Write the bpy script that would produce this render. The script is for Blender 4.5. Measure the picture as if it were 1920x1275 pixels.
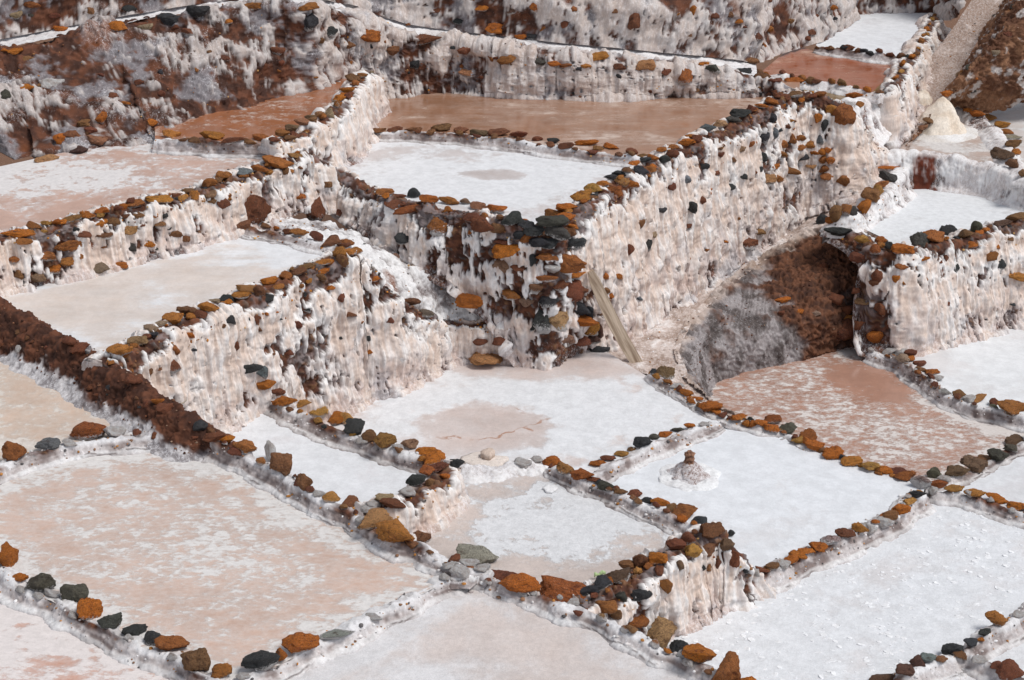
import bpy, bmesh, math, random
import numpy as np
from mathutils import Vector, Matrix
from mathutils.bvhtree import BVHTree
from mathutils.geometry import delaunay_2d_cdt

scene = bpy.context.scene
for o in list(bpy.data.objects):
    bpy.data.objects.remove(o)
COL = scene.collection

# ------------------------------------------------------------------ camera
F_PX = 3200.0            # focal length in pixels of the 1920 px wide photograph
W_PX, H_PX = 1920.0, 1275.0
PITCH = math.radians(23.0)
CAM = np.array([0.0, 0.0, 5.2])
cam_d = bpy.data.cameras.new('camera')
cam_d.sensor_fit = 'HORIZONTAL'
cam_d.sensor_width = 36.0
cam_d.lens = 36.0 * F_PX / W_PX
cam_d.clip_end = 2000.0
cam = bpy.data.objects.new('camera', cam_d)
cam.location = CAM
cam.rotation_euler = (math.radians(90) - PITCH, 0, 0)
COL.objects.link(cam)
scene.camera = cam

# ------------------------------------------------------------------ sky, sun, exposure
SUN_EL, SUN_AZ = math.radians(60), math.radians(112)      # azimuth measured from +Y towards +X
world = bpy.data.worlds.new('World')
scene.world = world
world.use_nodes = True
wn = world.node_tree
bg = wn.nodes['Background']
sky = wn.nodes.new('ShaderNodeTexSky')
sky.sky_type = 'NISHITA'
sky.sun_disc = False
sky.sun_elevation = SUN_EL
sky.sun_rotation = SUN_AZ
sky.altitude = 3000
sky.dust_density = 4.0
hs = wn.nodes.new('ShaderNodeHueSaturation')               # thin overcast: a paler sky
hs.inputs['Saturation'].default_value = 0.30
wn.links.new(sky.outputs[0], hs.inputs['Color'])
wn.links.new(hs.outputs[0], bg.inputs['Color'])
bg.inputs['Strength'].default_value = 0.095
sun_d = bpy.data.lights.new('sun', 'SUN')
sun_d.energy = 1.5
sun_d.angle = math.radians(24)
sun_d.color = (1.0, 0.96, 0.91)
sun = bpy.data.objects.new('sun', sun_d)
d = Vector((math.sin(SUN_AZ) * math.cos(SUN_EL), math.cos(SUN_AZ) * math.cos(SUN_EL), math.sin(SUN_EL)))
sun.rotation_euler = (-d).to_track_quat('-Z', 'Y').to_euler()
COL.objects.link(sun)
scene.view_settings.view_transform = 'Standard'
scene.view_settings.look = 'None'
scene.view_settings.gamma = 1.0
scene.view_settings.exposure = 0.70

# ------------------------------------------------------------------ helpers: pixels, noise
CP, SP = math.cos(PITCH), math.sin(PITCH)
RIGHT = np.array([1.0, 0, 0]); UP = np.array([0, SP, CP]); FWD = np.array([0, CP, -SP])

def ray(px, py):
    """direction with unit depth along the optical axis"""
    return FWD + RIGHT * ((px - W_PX / 2) / F_PX) + UP * ((H_PX / 2 - py) / F_PX)

def at(px, py, z):
    """the point at height z seen at a pixel of the photograph"""
    r = ray(px, py)
    t = (z - CAM[2]) / r[2]
    return CAM + r * t

def depth_of(p):
    return float(np.dot(np.asarray(p) - CAM, FWD))

rng = np.random.RandomState(7)
_perm = rng.permutation(256).astype(np.int64)
_perm = np.concatenate([_perm, _perm, _perm])
_g = rng.normal(size=(256, 3)); _g /= np.linalg.norm(_g, axis=1)[:, None]
_g = _g.astype(np.float32)

def pn(p):
    """gradient noise, about -1..1"""
    p = np.asarray(p, dtype=np.float32)
    i = np.floor(p).astype(np.int64); f = p - i
    i &= 255
    u = f * f * f * (f * (f * 6 - 15) + 10)
    out = 0
    for dx in (0, 1):
        a = _perm[i[:, 0] + dx]
        wx = u[:, 0] if dx else 1 - u[:, 0]
        for dy in (0, 1):
            b = _perm[a + i[:, 1] + dy]
            wy = u[:, 1] if dy else 1 - u[:, 1]
            for dz in (0, 1):
                g = _g[_perm[b + i[:, 2] + dz]]
                wz = u[:, 2] if dz else 1 - u[:, 2]
                dot = g[:, 0] * (f[:, 0] - dx) + g[:, 1] * (f[:, 1] - dy) + g[:, 2] * (f[:, 2] - dz)
                out = out + wx * wy * wz * dot
    return out * 1.6

def fbm(p, octv=4, gain=0.5, lac=2.03):
    s = 0; a = 1.0; q = np.asarray(p, dtype=np.float32)
    for k in range(octv):
        s = s + a * pn(q + 17.3 * k); q = q * lac; a *= gain
    return s

def sst(a, b, x):
    t = np.clip((x - a) / (b - a), 0, 1)
    return t * t * (3 - 2 * t)

def mixc(a, b, t):
    a = np.asarray(a, dtype=np.float32); b = np.asarray(b, dtype=np.float32)
    return a * (1 - t[:, None]) + b * t[:, None]

def full(c, n):
    return np.tile(np.asarray(c, dtype=np.float32), (n, 1))

# ------------------------------------------------------------------ materials
def nodes_of(name):
    m = bpy.data.materials.new(name)
    m.use_nodes = True
    nt = m.node_tree
    return m, nt, nt.nodes['Principled BSDF'], nt.nodes, nt.links

def N(nt, t, **kw):
    n = nt.nodes.new(t)
    for k, v in kw.items():
        if k.startswith('i_'):
            n.inputs[k[2:]].default_value = v
        else:
            setattr(n, k, v)
    return n

def math_node(nt, op, a, b=None, c=None, clamp=False):
    n = nt.nodes.new('ShaderNodeMath'); n.operation = op; n.use_clamp = clamp
    for i, v in enumerate((a, b, c)):
        if v is None: continue
        if isinstance(v, (int, float)): n.inputs[i].default_value = v
        else: nt.links.new(v, n.inputs[i])
    return n.outputs[0]

def noise(nt, vec, scale, detail=5, rough=0.55, dist=0.0):
    n = nt.nodes.new('ShaderNodeTexNoise')
    n.inputs['Scale'].default_value = scale; n.inputs['Detail'].default_value = detail
    n.inputs['Roughness'].default_value = rough; n.inputs['Distortion'].default_value = dist
    nt.links.new(vec, n.inputs['Vector'])
    return n.outputs[0]

def maprange(nt, v, a, b, c=0.0, d=1.0, smooth=True):
    n = nt.nodes.new('ShaderNodeMapRange')
    n.interpolation_type = 'SMOOTHSTEP' if smooth else 'LINEAR'
    n.inputs[1].default_value = a; n.inputs[2].default_value = b
    n.inputs[3].default_value = c; n.inputs[4].default_value = d
    nt.links.new(v, n.inputs[0])
    return n.outputs[0]

def mixrgb(nt, fac, a, b, mode='MIX'):
    n = nt.nodes.new('ShaderNodeMix'); n.data_type = 'RGBA'; n.blend_type = mode
    if isinstance(fac, (int, float)): n.inputs[0].default_value = fac
    else: nt.links.new(fac, n.inputs[0])
    for k, v in ((6, a), (7, b)):
        if isinstance(v, (tuple, list)): n.inputs[k].default_value = (*v[:3], 1)
        else: nt.links.new(v, n.inputs[k])
    return n.outputs[2]

def bump(nt, h, strength, dist, normal=None):
    n = nt.nodes.new('ShaderNodeBump')
    n.inputs['Strength'].default_value = strength; n.inputs['Distance'].default_value = dist
    nt.links.new(h, n.inputs['Height'])
    if normal is not None: nt.links.new(normal, n.inputs['Normal'])
    return n.outputs[0]

def make_terrain_material():
    m, nt, bs, nd, lk = nodes_of('salt_and_earth')
    at_ = N(nt, 'ShaderNodeAttribute', attribute_name='col')
    pos = N(nt, 'ShaderNodeNewGeometry').outputs['Position']
    mp = N(nt, 'ShaderNodeMapping'); mp.inputs['Scale'].default_value = (1, 1, 0.45)
    lk.new(pos, mp.inputs['Vector'])
    n1 = noise(nt, mp.outputs[0], 48, 6, 0.65)
    n2 = noise(nt, pos, 190, 3, 0.6)
    v = maprange(nt, n1, 0.25, 0.75, 0.72, 1.18, False)
    vv = N(nt, 'ShaderNodeCombineXYZ')
    for i in range(3): lk.new(v, vv.inputs[i])
    c = mixrgb(nt, 1.0, at_.outputs['Color'], vv.outputs[0], 'MULTIPLY')
    # white crystals dusted on the surface, amount stored in the attribute's alpha
    th = math_node(nt, 'SUBTRACT', 0.80, math_node(nt, 'MULTIPLY', at_.outputs['Alpha'], 0.42))
    sp = math_node(nt, 'SUBTRACT', math_node(nt, 'ADD', math_node(nt, 'MULTIPLY', n2, 0.55), math_node(nt, 'MULTIPLY', n1, 0.45)), th)
    dust = maprange(nt, sp, -0.03, 0.07)
    c2 = mixrgb(nt, math_node(nt, 'MULTIPLY', dust, 0.75), c, (0.78, 0.78, 0.80))
    lk.new(c2, bs.inputs['Base Color'])
    bs.inputs['Roughness'].default_value = 0.8
    bs.inputs['Specular IOR Level'].default_value = 0.3
    b1 = bump(nt, n1, 0.55, 0.006)
    b2 = bump(nt, n2, 0.4, 0.002, b1)
    lk.new(b2, bs.inputs['Normal'])
    return m

def make_stone_material():
    m, nt, bs, nd, lk = nodes_of('stone')
    oi = N(nt, 'ShaderNodeObjectInfo')
    tc = N(nt, 'ShaderNodeTexCoord')
    off = N(nt, 'ShaderNodeVectorMath', operation='ADD')
    sc = N(nt, 'ShaderNodeVectorMath', operation='SCALE'); sc.inputs['Scale'].default_value = 37.0
    cx = N(nt, 'ShaderNodeCombineXYZ')
    for i in range(3): lk.new(oi.outputs['Random'], cx.inputs[i])
    lk.new(cx.outputs[0], sc.inputs[0])
    lk.new(tc.outputs['Object'], off.inputs[0]); lk.new(sc.outputs[0], off.inputs[1])
    v = off.outputs[0]
    n1 = noise(nt, v, 1.6, 6, 0.62, 0.6)
    n2 = noise(nt, v, 6.5, 6, 0.7)
    n3 = noise(nt, v, 22, 3, 0.6)
    dark = mixrgb(nt, 1.0, oi.outputs['Color'], (0.42, 0.33, 0.28), 'MULTIPLY')
    light = mixrgb(nt, 0.22, oi.outputs['Color'], (0.75, 0.62, 0.42))
    c = mixrgb(nt, maprange(nt, n1, 0.30, 0.47), dark, oi.outputs['Color'])
    c = mixrgb(nt, math_node(nt, 'MULTIPLY', maprange(nt, n2, 0.52, 0.75), 0.55), c, light)
    c = mixrgb(nt, math_node(nt, 'MULTIPLY', maprange(nt, n2, 0.41, 0.27), 0.7), c, dark)
    vn = noise(nt, v, 3.2, 5, 0.6, 1.2)
    ve = maprange(nt, math_node(nt, 'ABSOLUTE', math_node(nt, 'SUBTRACT', vn, 0.5)), 0.022, 0.004)
    c = mixrgb(nt, math_node(nt, 'MULTIPLY', ve, 0.8), c, mixrgb(nt, 1.0, oi.outputs['Color'], (0.12, 0.08, 0.07), 'MULTIPLY'))
    mo = maprange(nt, n3, 0.3, 0.7, 0.68, 1.3, False)
    mv = N(nt, 'ShaderNodeCombineXYZ')
    for i in range(3): lk.new(mo, mv.inputs[i])
    c = mixrgb(nt, 1.0, c, mv.outputs[0], 'MULTIPLY')
    # salt climbing up from the foot of the stone, amount in the object's alpha
    sx = N(nt, 'ShaderNodeSeparateXYZ'); lk.new(tc.outputs['Generated'], sx.inputs[0])
    lvl = math_node(nt, 'ADD', math_node(nt, 'SUBTRACT', oi.outputs['Alpha'], sx.outputs[2]),
                    math_node(nt, 'MULTIPLY', math_node(nt, 'SUBTRACT', n2, 0.5), 1.1))
    salt = maprange(nt, lvl, -0.03, 0.09)
    dst = math_node(nt, 'MULTIPLY', maprange(nt, n3, 0.60, 0.72), math_node(nt, 'ADD', oi.outputs['Alpha'], 0.1))
    salt = math_node(nt, 'MAXIMUM', salt, dst)
    c = mixrgb(nt, math_node(nt, 'MULTIPLY', salt, 0.92), c, (0.78, 0.75, 0.74))
    lk.new(c, bs.inputs['Base Color'])
    bs.inputs['Roughness'].default_value = 0.68
    bs.inputs['Specular IOR Level'].default_value = 0.4
    b1 = bump(nt, n2, 0.8, 0.14)
    b2 = bump(nt, n3, 0.7, 0.05, b1)
    b3 = bump(nt, salt, 0.5, 0.05, b2)
    lk.new(b3, bs.inputs['Normal'])
    return m

def pond_material(name, water, salt, cov=0.0, scale=7.0, soft=0.05, feats=(), rough=0.2, low=0.6, lowscale=0.9,
                  salt2=None, fine=1.0, cracks=None, z=0.0, stretch=(1, 1, 1), streak=0.0):
    """salt film or crust over brine; cov raises or lowers the share of salt"""
    m, nt, bs, nd, lk = nodes_of(name)
    pos = N(nt, 'ShaderNodeNewGeometry').outputs['Position']
    mp = N(nt, 'ShaderNodeMapping'); mp.inputs['Scale'].default_value = stretch
    mp.inputs['Rotation'].default_value = (0, 0, 0.35)
    lk.new(pos, mp.inputs['Vector'])
    vec = mp.outputs[0]
    na = noise(nt, pos, lowscale, 3, 0.5)
    nb = noise(nt, vec, scale, 7, 0.66, 0.25)
    nc = noise(nt, vec, scale * 3.3, 5, 0.68)
    nf = noise(nt, pos, 130, 3, 0.6)
    val = math_node(nt, 'ADD', math_node(nt, 'MULTIPLY', nb, 0.68), math_node(nt, 'MULTIPLY', nc, 0.32))
    val = math_node(nt, 'ADD', val, math_node(nt, 'MULTIPLY', math_node(nt, 'SUBTRACT', na, 0.5), low))
    if streak:
        ms = N(nt, 'ShaderNodeMapping'); ms.inputs['Scale'].default_value = (1.2, 7.0, 1.0); ms.inputs['Rotation'].default_value = (0, 0, 0.5)
        lk.new(pos, ms.inputs['Vector'])
        val = math_node(nt, 'ADD', val, math_node(nt, 'MULTIPLY', math_node(nt, 'SUBTRACT', noise(nt, ms.outputs[0], 1.6, 5, 0.6), 0.5), streak))
    nw = noise(nt, pos, 2.6, 6, 0.62)
    fmask = {}
    for (fx, fy, rx, ry, amt) in feats:
        c = at(fx, fy, z); dp = depth_of(c)
        wx = rx * dp / F_PX
        sinp = (CAM[2] - z) / np.linalg.norm(c - CAM)
        wy = ry * dp / F_PX / sinp
        sub = N(nt, 'ShaderNodeVectorMath', operation='SUBTRACT'); lk.new(pos, sub.inputs[0]); sub.inputs[1].default_value = tuple(c)
        mu = N(nt, 'ShaderNodeVectorMath', operation='MULTIPLY'); lk.new(sub.outputs[0], mu.inputs[0]); mu.inputs[1].default_value = (1 / wx, 1 / wy, 0)
        ln = N(nt, 'ShaderNodeVectorMath', operation='LENGTH'); lk.new(mu.outputs[0], ln.inputs[0])
        dd = math_node(nt, 'ADD', ln.outputs['Value'], math_node(nt, 'MULTIPLY', math_node(nt, 'SUBTRACT', nw, 0.5), 1.3))
        fm = maprange(nt, dd, 1.15, 0.55)
        fmask[len(fmask)] = fm
        val = math_node(nt, 'ADD', val, math_node(nt, 'MULTIPLY', fm, amt))
    val = math_node(nt, 'ADD', val, cov)
    # salt gathers along the shore, with a wetter band just inside it
    ed = N(nt, 'ShaderNodeAttribute', attribute_name='edge').outputs['Fac']
    ed = math_node(nt, 'ADD', ed, math_node(nt, 'MULTIPLY', math_node(nt, 'SUBTRACT', nw, 0.5), 0.5))
    val = math_node(nt, 'ADD', val, math_node(nt, 'MULTIPLY', maprange(nt, ed, 0.30, 0.12), 0.07))
    val = math_node(nt, 'SUBTRACT', val, math_node(nt, 'MULTIPLY', math_node(nt, 'MULTIPLY', maprange(nt, ed, 0.16, 0.30), maprange(nt, ed, 0.62, 0.34)), 0.045))
    m1 = maprange(nt, val, 0.5 - soft * 2.6, 0.5 + soft * 1.2)
    m2 = maprange(nt, val, 0.5 - soft * 0.4 + 0.02, 0.5 + soft * 0.6 + 0.03)
    mask = math_node(nt, 'ADD', math_node(nt, 'MULTIPLY', m1, 0.52), math_node(nt, 'MULTIPLY', m2, 0.48))
    sc = mixrgb(nt, maprange(nt, nc, 0.3, 0.7), salt2 or tuple(0.86 * x for x in salt), salt)
    wc = mixrgb(nt, maprange(nt, nw, 0.3, 0.7), tuple(0.88 * x for x in water), tuple(min(1, 1.1 * x) for x in water))
    c = mixrgb(nt, mask, wc, sc)
    ng = noise(nt, pos, 30, 6, 0.7)
    g = maprange(nt, math_node(nt, 'ADD', math_node(nt, 'MULTIPLY', nf, 0.5), math_node(nt, 'MULTIPLY', ng, 0.5)), 0.3, 0.7, 1 - 0.13 * fine, 1 + 0.07 * fine, False)
    gv = N(nt, 'ShaderNodeCombineXYZ')
    for i in range(3): lk.new(g, gv.inputs[i])
    c = mixrgb(nt, 1.0, c, gv.outputs[0], 'MULTIPLY')
    if cracks is not None:
        vo = N(nt, 'ShaderNodeTexVoronoi', feature='DISTANCE_TO_EDGE'); vo.inputs['Scale'].default_value = 1.1
        wv = N(nt, 'ShaderNodeVectorMath', operation='ADD')
        nn = N(nt, 'ShaderNodeTexNoise'); nn.inputs['Scale'].default_value = 5.0; nn.inputs['Detail'].default_value = 5
        lk.new(pos, nn.inputs['Vector']); lk.new(pos, wv.inputs[0])
        s2 = N(nt, 'ShaderNodeVectorMath', operation='SCALE'); s2.inputs['Scale'].default_value = 0.28
        lk.new(nn.outputs[1], s2.inputs[0]); lk.new(s2.outputs[0], wv.inputs[1]); lk.new(wv.outputs[0], vo.inputs['Vector'])
        line = maprange(nt, vo.outputs['Distance'], 0.016, 0.004)
        brk = math_node(nt, 'MULTIPLY', maprange(nt, noise(nt, pos, 3.5, 3, 0.5), 0.5, 0.6), fmask[cracks])
        c = mixrgb(nt, math_node(nt, 'MULTIPLY', line, brk), c, (0.42, 0.25, 0.18))
    lk.new(c, bs.inputs['Base Color'])
    lk.new(maprange(nt, mask, 0, 1, rough, 0.72, False), bs.inputs['Roughness'])
    bs.inputs['IOR'].default_value = 1.36
    hgt = math_node(nt, 'ADD', math_node(nt, 'MULTIPLY', mask, 0.5), math_node(nt, 'MULTIPLY', math_node(nt, 'MULTIPLY', nf, mask), 0.6))
    nr = noise(nt, pos, 34, 7, 0.7, 0.3)
    nl = noise(nt, pos, 6, 4, 0.6)
    rel = math_node(nt, 'ADD', math_node(nt, 'MULTIPLY', nr, 0.6), nl)
    b0 = bump(nt, math_node(nt, 'MULTIPLY', rel, maprange(nt, mask, 0, 1, 0.04, 1.0, False)), 0.5, 0.010 * min(fine, 1.6))
    lk.new(bump(nt, hgt, 0.25, 0.003, b0), bs.inputs['Normal'])
    return m

M_TER = make_terrain_material()
M_STONE = make_stone_material()
def make_salt_material():
    m, nt, bs, nd, lk = nodes_of('salt_lump')
    tc = N(nt, 'ShaderNodeTexCoord')
    n1 = noise(nt, tc.outputs['Object'], 2.2, 6, .65); n2 = noise(nt, tc.outputs['Object'], 9, 4, .65)
    c = mixrgb(nt, maprange(nt, n1, .35, .65), (.64, .56, .52), (.86, .85, .84))
    c = mixrgb(nt, maprange(nt, n2, .66, .74), c, (.22, .12, .08))
    lk.new(c, bs.inputs['Base Color']); bs.inputs['Roughness'].default_value = .75
    lk.new(bump(nt, n2, .8, .1), bs.inputs['Normal'])
    return m
M_SALT = make_salt_material()

# ------------------------------------------------------------------ object helpers
def tag(o, label=None, cat=None, group=None, kind=None):
    if label: o['label'] = label
    if cat: o['category'] = cat
    if group: o['group'] = group
    if kind: o['kind'] = kind
    return o

SURF = []     # (BVHTree, object) of everything a stone can rest on

def grid_mesh(name, P, colr, mat=M_TER, bvh=True):
    """P: (nu, nv, 3) grid"""
    nu, nv = P.shape[:2]
    me = bpy.data.meshes.new(name)
    V = P.reshape(-1, 3).astype(np.float32)
    idx = np.arange(nu * nv).reshape(nu, nv)
    q = np.stack([idx[:-1, :-1], idx[1:, :-1], idx[1:, 1:], idx[:-1, 1:]], -1).reshape(-1, 4)
    me.vertices.add(len(V)); me.vertices.foreach_set('co', V.ravel())
    me.loops.add(q.size); me.loops.foreach_set('vertex_index', q.ravel().astype(np.int32))
    me.polygons.add(len(q)); me.polygons.foreach_set('loop_start', (np.arange(len(q)) * 4).astype(np.int32))
    me.polygons.foreach_set('use_smooth', np.ones(len(q), dtype=bool))
    me.update(calc_edges=True)
    ca = me.color_attributes.new('col', 'FLOAT_COLOR', 'POINT')
    ca.data.foreach_set('color', colr.astype(np.float32).ravel())
    me.materials.append(mat)
    o = bpy.data.objects.new(name, me)
    COL.objects.link(o)
    if bvh:
        st = 3
        iu = np.unique(np.append(np.arange(0, nu, st), nu - 1)); iv = np.unique(np.append(np.arange(0, nv, 2), nv - 1))
        G = P[np.ix_(iu, iv)]
        a, b = G.shape[:2]
        id2 = np.arange(a * b).reshape(a, b)
        q2 = np.stack([id2[:-1, :-1], id2[1:, :-1], id2[1:, 1:], id2[:-1, 1:]], -1).reshape(-1, 4)
        SURF.append((BVHTree.FromPolygons(G.reshape(-1, 3).tolist(), q2.tolist()), o))
    return o

def normals(P):
    du = np.gradient(P, axis=0); dv = np.gradient(P, axis=1)
    n = np.cross(du, dv)
    ln = np.linalg.norm(n, axis=2, keepdims=True)
    return n / np.maximum(ln, 1e-9)

# ------------------------------------------------------------------ surface styles
CREAM = (0.68, 0.545, 0.465); WHITE = (0.84, 0.82, 0.81); PINK = (0.50, 0.36, 0.31)
BROWN = (0.085, 0.034, 0.022); RED = (0.17, 0.062, 0.030); GREYV = (0.27, 0.245, 0.25); OCHRE = (0.30, 0.13, 0.04)

def style(P, s, h, H, kind, seed, crestf, bias=0.0):
    """displacement along the normal and colour (with dust in alpha) for each vertex.
    s metres along, h metres above the foot, H height of the face there, crestf 1 on the crest"""
    n = len(P)
    S = np.stack([s, h, np.full(n, seed * 3.7)], 1)
    P4 = P + seed
    rough = fbm(P4 * 4.5, 4)
    rough2 = fbm(P4 * 17, 3)
    big = fbm(P4 * np.array([1.5, 1.5, 2.2]), 3)
    col1 = pn(S * np.array([24, 3.0, 1]))
    col2 = pn(S * np.array([55, 6.5, 1]) + 5)
    drip = 0.6 * col1 + 0.4 * col2
    t = np.clip(h / np.maximum(H, 0.05), 0, 1.3)
    disp = 0.030 * rough + 0.010 * rough2
    var = fbm(P4 * 9 + 3, 3)
    base = mixc(BROWN, RED, sst(-0.3, 0.6, var))
    base = mixc(base, full(GREYV, n), 0.6 * sst(0.05, 0.55, fbm(P4 * 3.3 + 9, 4) + 0.4 * rough2))
    peb = sst(0.15, 0.5, pn(P4 * 21 + 4) + 0.5 * pn(P4 * 43))
    base = mixc(base, mixc((0.20, 0.10, 0.05), (0.11, 0.10, 0.10), sst(-0.2, 0.2, pn(P4 * 9 + 50))), peb * 0.85)
    base = base * (0.65 + 0.5 * sst(-0.6, 0.6, rough2))[:, None]
    dust = np.full(n, 0.35)
    if kind == 'cliff':
        t = t * 0 + 0.5
        base = mixc((0.055, 0.022, 0.014), (0.15, 0.055, 0.028), sst(-0.4, 0.6, var)); base = mixc(base, full((0.25, 0.235, 0.25), n), 0.85 * sst(0.05, 0.5, fbm(P4 * 2.6 + 9, 5) + 0.3 * rough2))
    if kind in ('wall', 'cliff'):
        col3 = pn(S * np.array([85, 9, 1]) + 11)
        feather = 0.45 * col1 + 0.38 * col2 + 0.27 * col3
        mid = fbm(P4 * np.array([6.0, 6.0, 4.0]) + 40, 3)
        pit = pn(S * np.array([26, 11, 1]) + 21) + 0.6 * pn(S * np.array([60, 22, 1]) + 2)
        f = 0.60 * big + 0.46 * feather + 0.60 * mid + 0.36 - 0.75 * sst(0.84, 1.03, t) - 0.12 * crestf - 0.75 * sst(0.38, 0.9, pit) + bias
        m = sst(-0.02, 0.05, f) if kind == 'wall' else sst(-0.10, 0.22, f) * 0.9
        gro = 1 - np.abs(pn(S * np.array([11, 1.1, 1]) + 3)) * 1.7          # curtains of drips
        gro2 = 1 - np.abs(pn(S * np.array([30, 2.4, 1]) + 8)) * 1.7
        lump = fbm(P4 * np.array([7.0, 7.0, 3.5]) + 60, 3)
        disp = 0.030 * rough + 0.006 * rough2 + 0.02 * big + (1 - m) * (0.016 * peb + 0.012 * rough2)
        disp += m * (0.016 + 0.026 * gro + 0.018 * gro2 + 0.007 * col3 + 0.016 * lump) * (0.6 + 0.4 * sst(0, 0.4, f))
        tone = sst(-0.45, 0.55, 0.8 * feather + 0.3 * rough + 0.75 * sst(0.35, 0.0, f) - 0.1)
        salt = mixc(full(CREAM, n), full(WHITE, n), tone)
        salt = mixc(salt, full(PINK, n), 0.7 * sst(0.75, 0.0, t) * sst(0.35, -0.35, mid + 0.4 * lump))
        salt = mixc(salt, full((0.36, 0.27, 0.23), n), 0.75 * sst(0.35, -0.30, gro) * sst(0.7, -0.2, gro2))
        salt = mixc(salt, full((0.44, 0.41, 0.42), n), 0.7 * sst(0.15, 0.6, fbm(P4 * 3.7 + 15, 3)) * sst(0.7, 0.0, t))
        if kind == 'cliff': salt = mixc(salt, full((0.46, 0.41, 0.39), n), np.clip(0.2 - 1.1 * bias, 0, 0.85) + 0 * t)
        c = mixc(base, salt, m)
        dust = 0.30 + 0.35 * sst(0.4, 0.0, t)
        if kind == 'cliff':
            dust = 0.38 + 0.2 * sst(-0.3, 0.4, big) + 0.12 * sst(0.05, 0.5, fbm(P4 * 2.6 + 9, 5) + 0.3 * rough2) * (1 - m); disp = disp + 0.05 * big
            c = mixc(c, full((0.20, 0.065, 0.022), n), 0.75 * sst(0.55, 0.8, fbm(P4 * np.array([1.6, 1.6, .6]) + 77, 3)))
    elif kind == 'gully':
        f = 0.8 * big + 0.6 * rough + 0.35 * rough2
        c = mixc(full((0.20, 0.165, 0.16), n), full((0.80, 0.79, 0.79), n), sst(-0.65, 0.2, f))
        c = mixc(c, full((0.22, 0.085, 0.04), n), 0.85 * sst(0.35, 0.7, fbm(P4 * 2.3 + 70, 4)))
        disp = disp + 0.03 * big + 0.03 * fbm(P4 * 7 + 3, 4)
        dust = np.full(n, 0.6)
    elif kind == 'slope':
        base = mixc((0.05, 0.022, 0.016), (0.12, 0.048, 0.028), sst(-0.4, 0.6, var)); base = mixc(base, full((0.26, 0.245, 0.26), n), sst(-0.1, 0.5, fbm(P4 * 4.3 + 9, 5) + 0.35 * rough2))
        f = 0.75 * big + 0.45 * drip + 0.6 * fbm(P4 * 6 + 40, 4) - 0.16
        m = sst(-0.05, 0.14, f)
        disp += 0.05 * big + m * (0.02 + 0.02 * np.maximum(drip, 0)) + 0.02 * rough2
        salt = mixc(full(CREAM, n), full(WHITE, n), sst(-0.5, 0.7, drip + rough))
        c = mixc(base, salt, m * 0.92)
        c = mixc(c, full((0.17, 0.06, 0.025), n), 0.8 * sst(0.5, 0.8, fbm(P4 * 2.1 + 77, 3)))
        dust = 0.42 + 0.25 * sst(-0.3, 0.4, big)
    elif kind == 'earth':
        clod = np.abs(fbm(P4 * 11, 4))
        disp = 0.5 * disp + 0.014 * (0.5 - clod) + 0.010 * rough2 + 0.010 * fbm(P4 * 42, 2)
        base = mixc((0.05, 0.018, 0.010), (0.15, 0.055, 0.028), sst(-0.5, 0.7, var + rough2 * 0.5))
        f = 0.3 * big + 0.35 * rough + 0.3 * rough2 + 0.75 - 2.3 * t
        m = sst(-0.2, 0.35, f)
        disp = disp * (1 - 0.65 * m)
        c = mixc(base, mixc(full(GREYV, n), full((0.62, 0.59, 0.59), n), sst(-0.4, 0.6, rough2 + rough)), m)
        dust = 0.10 + 0.55 * m
    elif kind == 'bank':
        disp = disp + 0.03 * big + 0.012 * fbm(P4 * 26, 3)
        g = fbm(P4 * np.array([5.0, 5.0, 3.0]) + 12, 4)
        side = sst(.60, .82, s / s.max())                                             # more soil towards the drip wall
        drk = sst(-0.2, 0.35, 0.6 * big + 0.5 * rough + 0.9 * (t - 0.55) + 1.0 * side - 0.42)
        grey = mixc((0.10, 0.082, 0.078), (0.33, 0.30, 0.30), sst(-0.5, 0.5, g + 0.4 * fbm(S * np.array([16, 4, 1]), 3)))
        c = mixc(grey, mixc((0.07, 0.028, 0.016), (0.17, 0.07, 0.036), sst(-0.5, 0.5, var + 0.5 * rough2)), drk)
        lipm = sst(0.93, 1.0, t + 0.05 * g)
        c = mixc(c, mixc((0.34, 0.25, 0.20), (0.60, 0.51, 0.46), sst(-0.5, 0.5, rough)), lipm)
        clods = np.abs(fbm(P4 * 13 + 4, 3)); disp = disp + drk * (0.03 * (0.5 - clods) + 0.012 * rough2)
        c = c * (1 - 0.35 * drk * sst(0.1, 0.5, clods))[:, None]
        dust = 0.50 - 0.3 * drk
    elif kind == 'path':
        disp = disp * 0.45 + 0.010 * fbm(P4 * 24, 3)
        f = 0.7 * big + 0.5 * rough + 0.5 * rough2 * 0.6
        c = mixc((0.36, 0.26, 0.21), (0.62, 0.52, 0.47), sst(-0.5, 0.4, f - 0.5 * sst(17.0, 19.5, P[:, 1])))
        c = mixc(c, full(WHITE, n), 0.55 * sst(0.15, 0.65, f + 0.2 * rough2) * sst(19.5, 16.5, P[:, 1]))
        dust = np.full(n, 0.6)
    elif kind == 'dirt':
        disp += 0.05 * big + 0.02 * rough2
        c = mixc((0.11, 0.045, 0.022), (0.26, 0.13, 0.07), sst(-0.6, 0.6, var + big))
        c = mixc(c, full((0.6, 0.56, 0.54), n), 0.8 * sst(0.25, 0.6, fbm(P4 * 5 + 31, 4)))
        dust = np.full(n, 0.3)
    elif kind == 'mound':
        f = 0.6 * big + 0.4 * drip + 0.5 * fbm(P4 * 6 + 40, 3) + 0.35
        m = sst(-0.1, 0.2, f)
        disp += 0.02 * m
        c = mixc(base, mixc(full((0.62, 0.56, 0.54), n), full(WHITE, n), sst(-0.4, 0.5, rough + drip)), m)
        dust = np.full(n, 0.7)
    elif kind == 'crust':        # salt bank without stones
        disp = disp * 0.7 + 0.008 * fbm(P4 * 40, 2)
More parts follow.
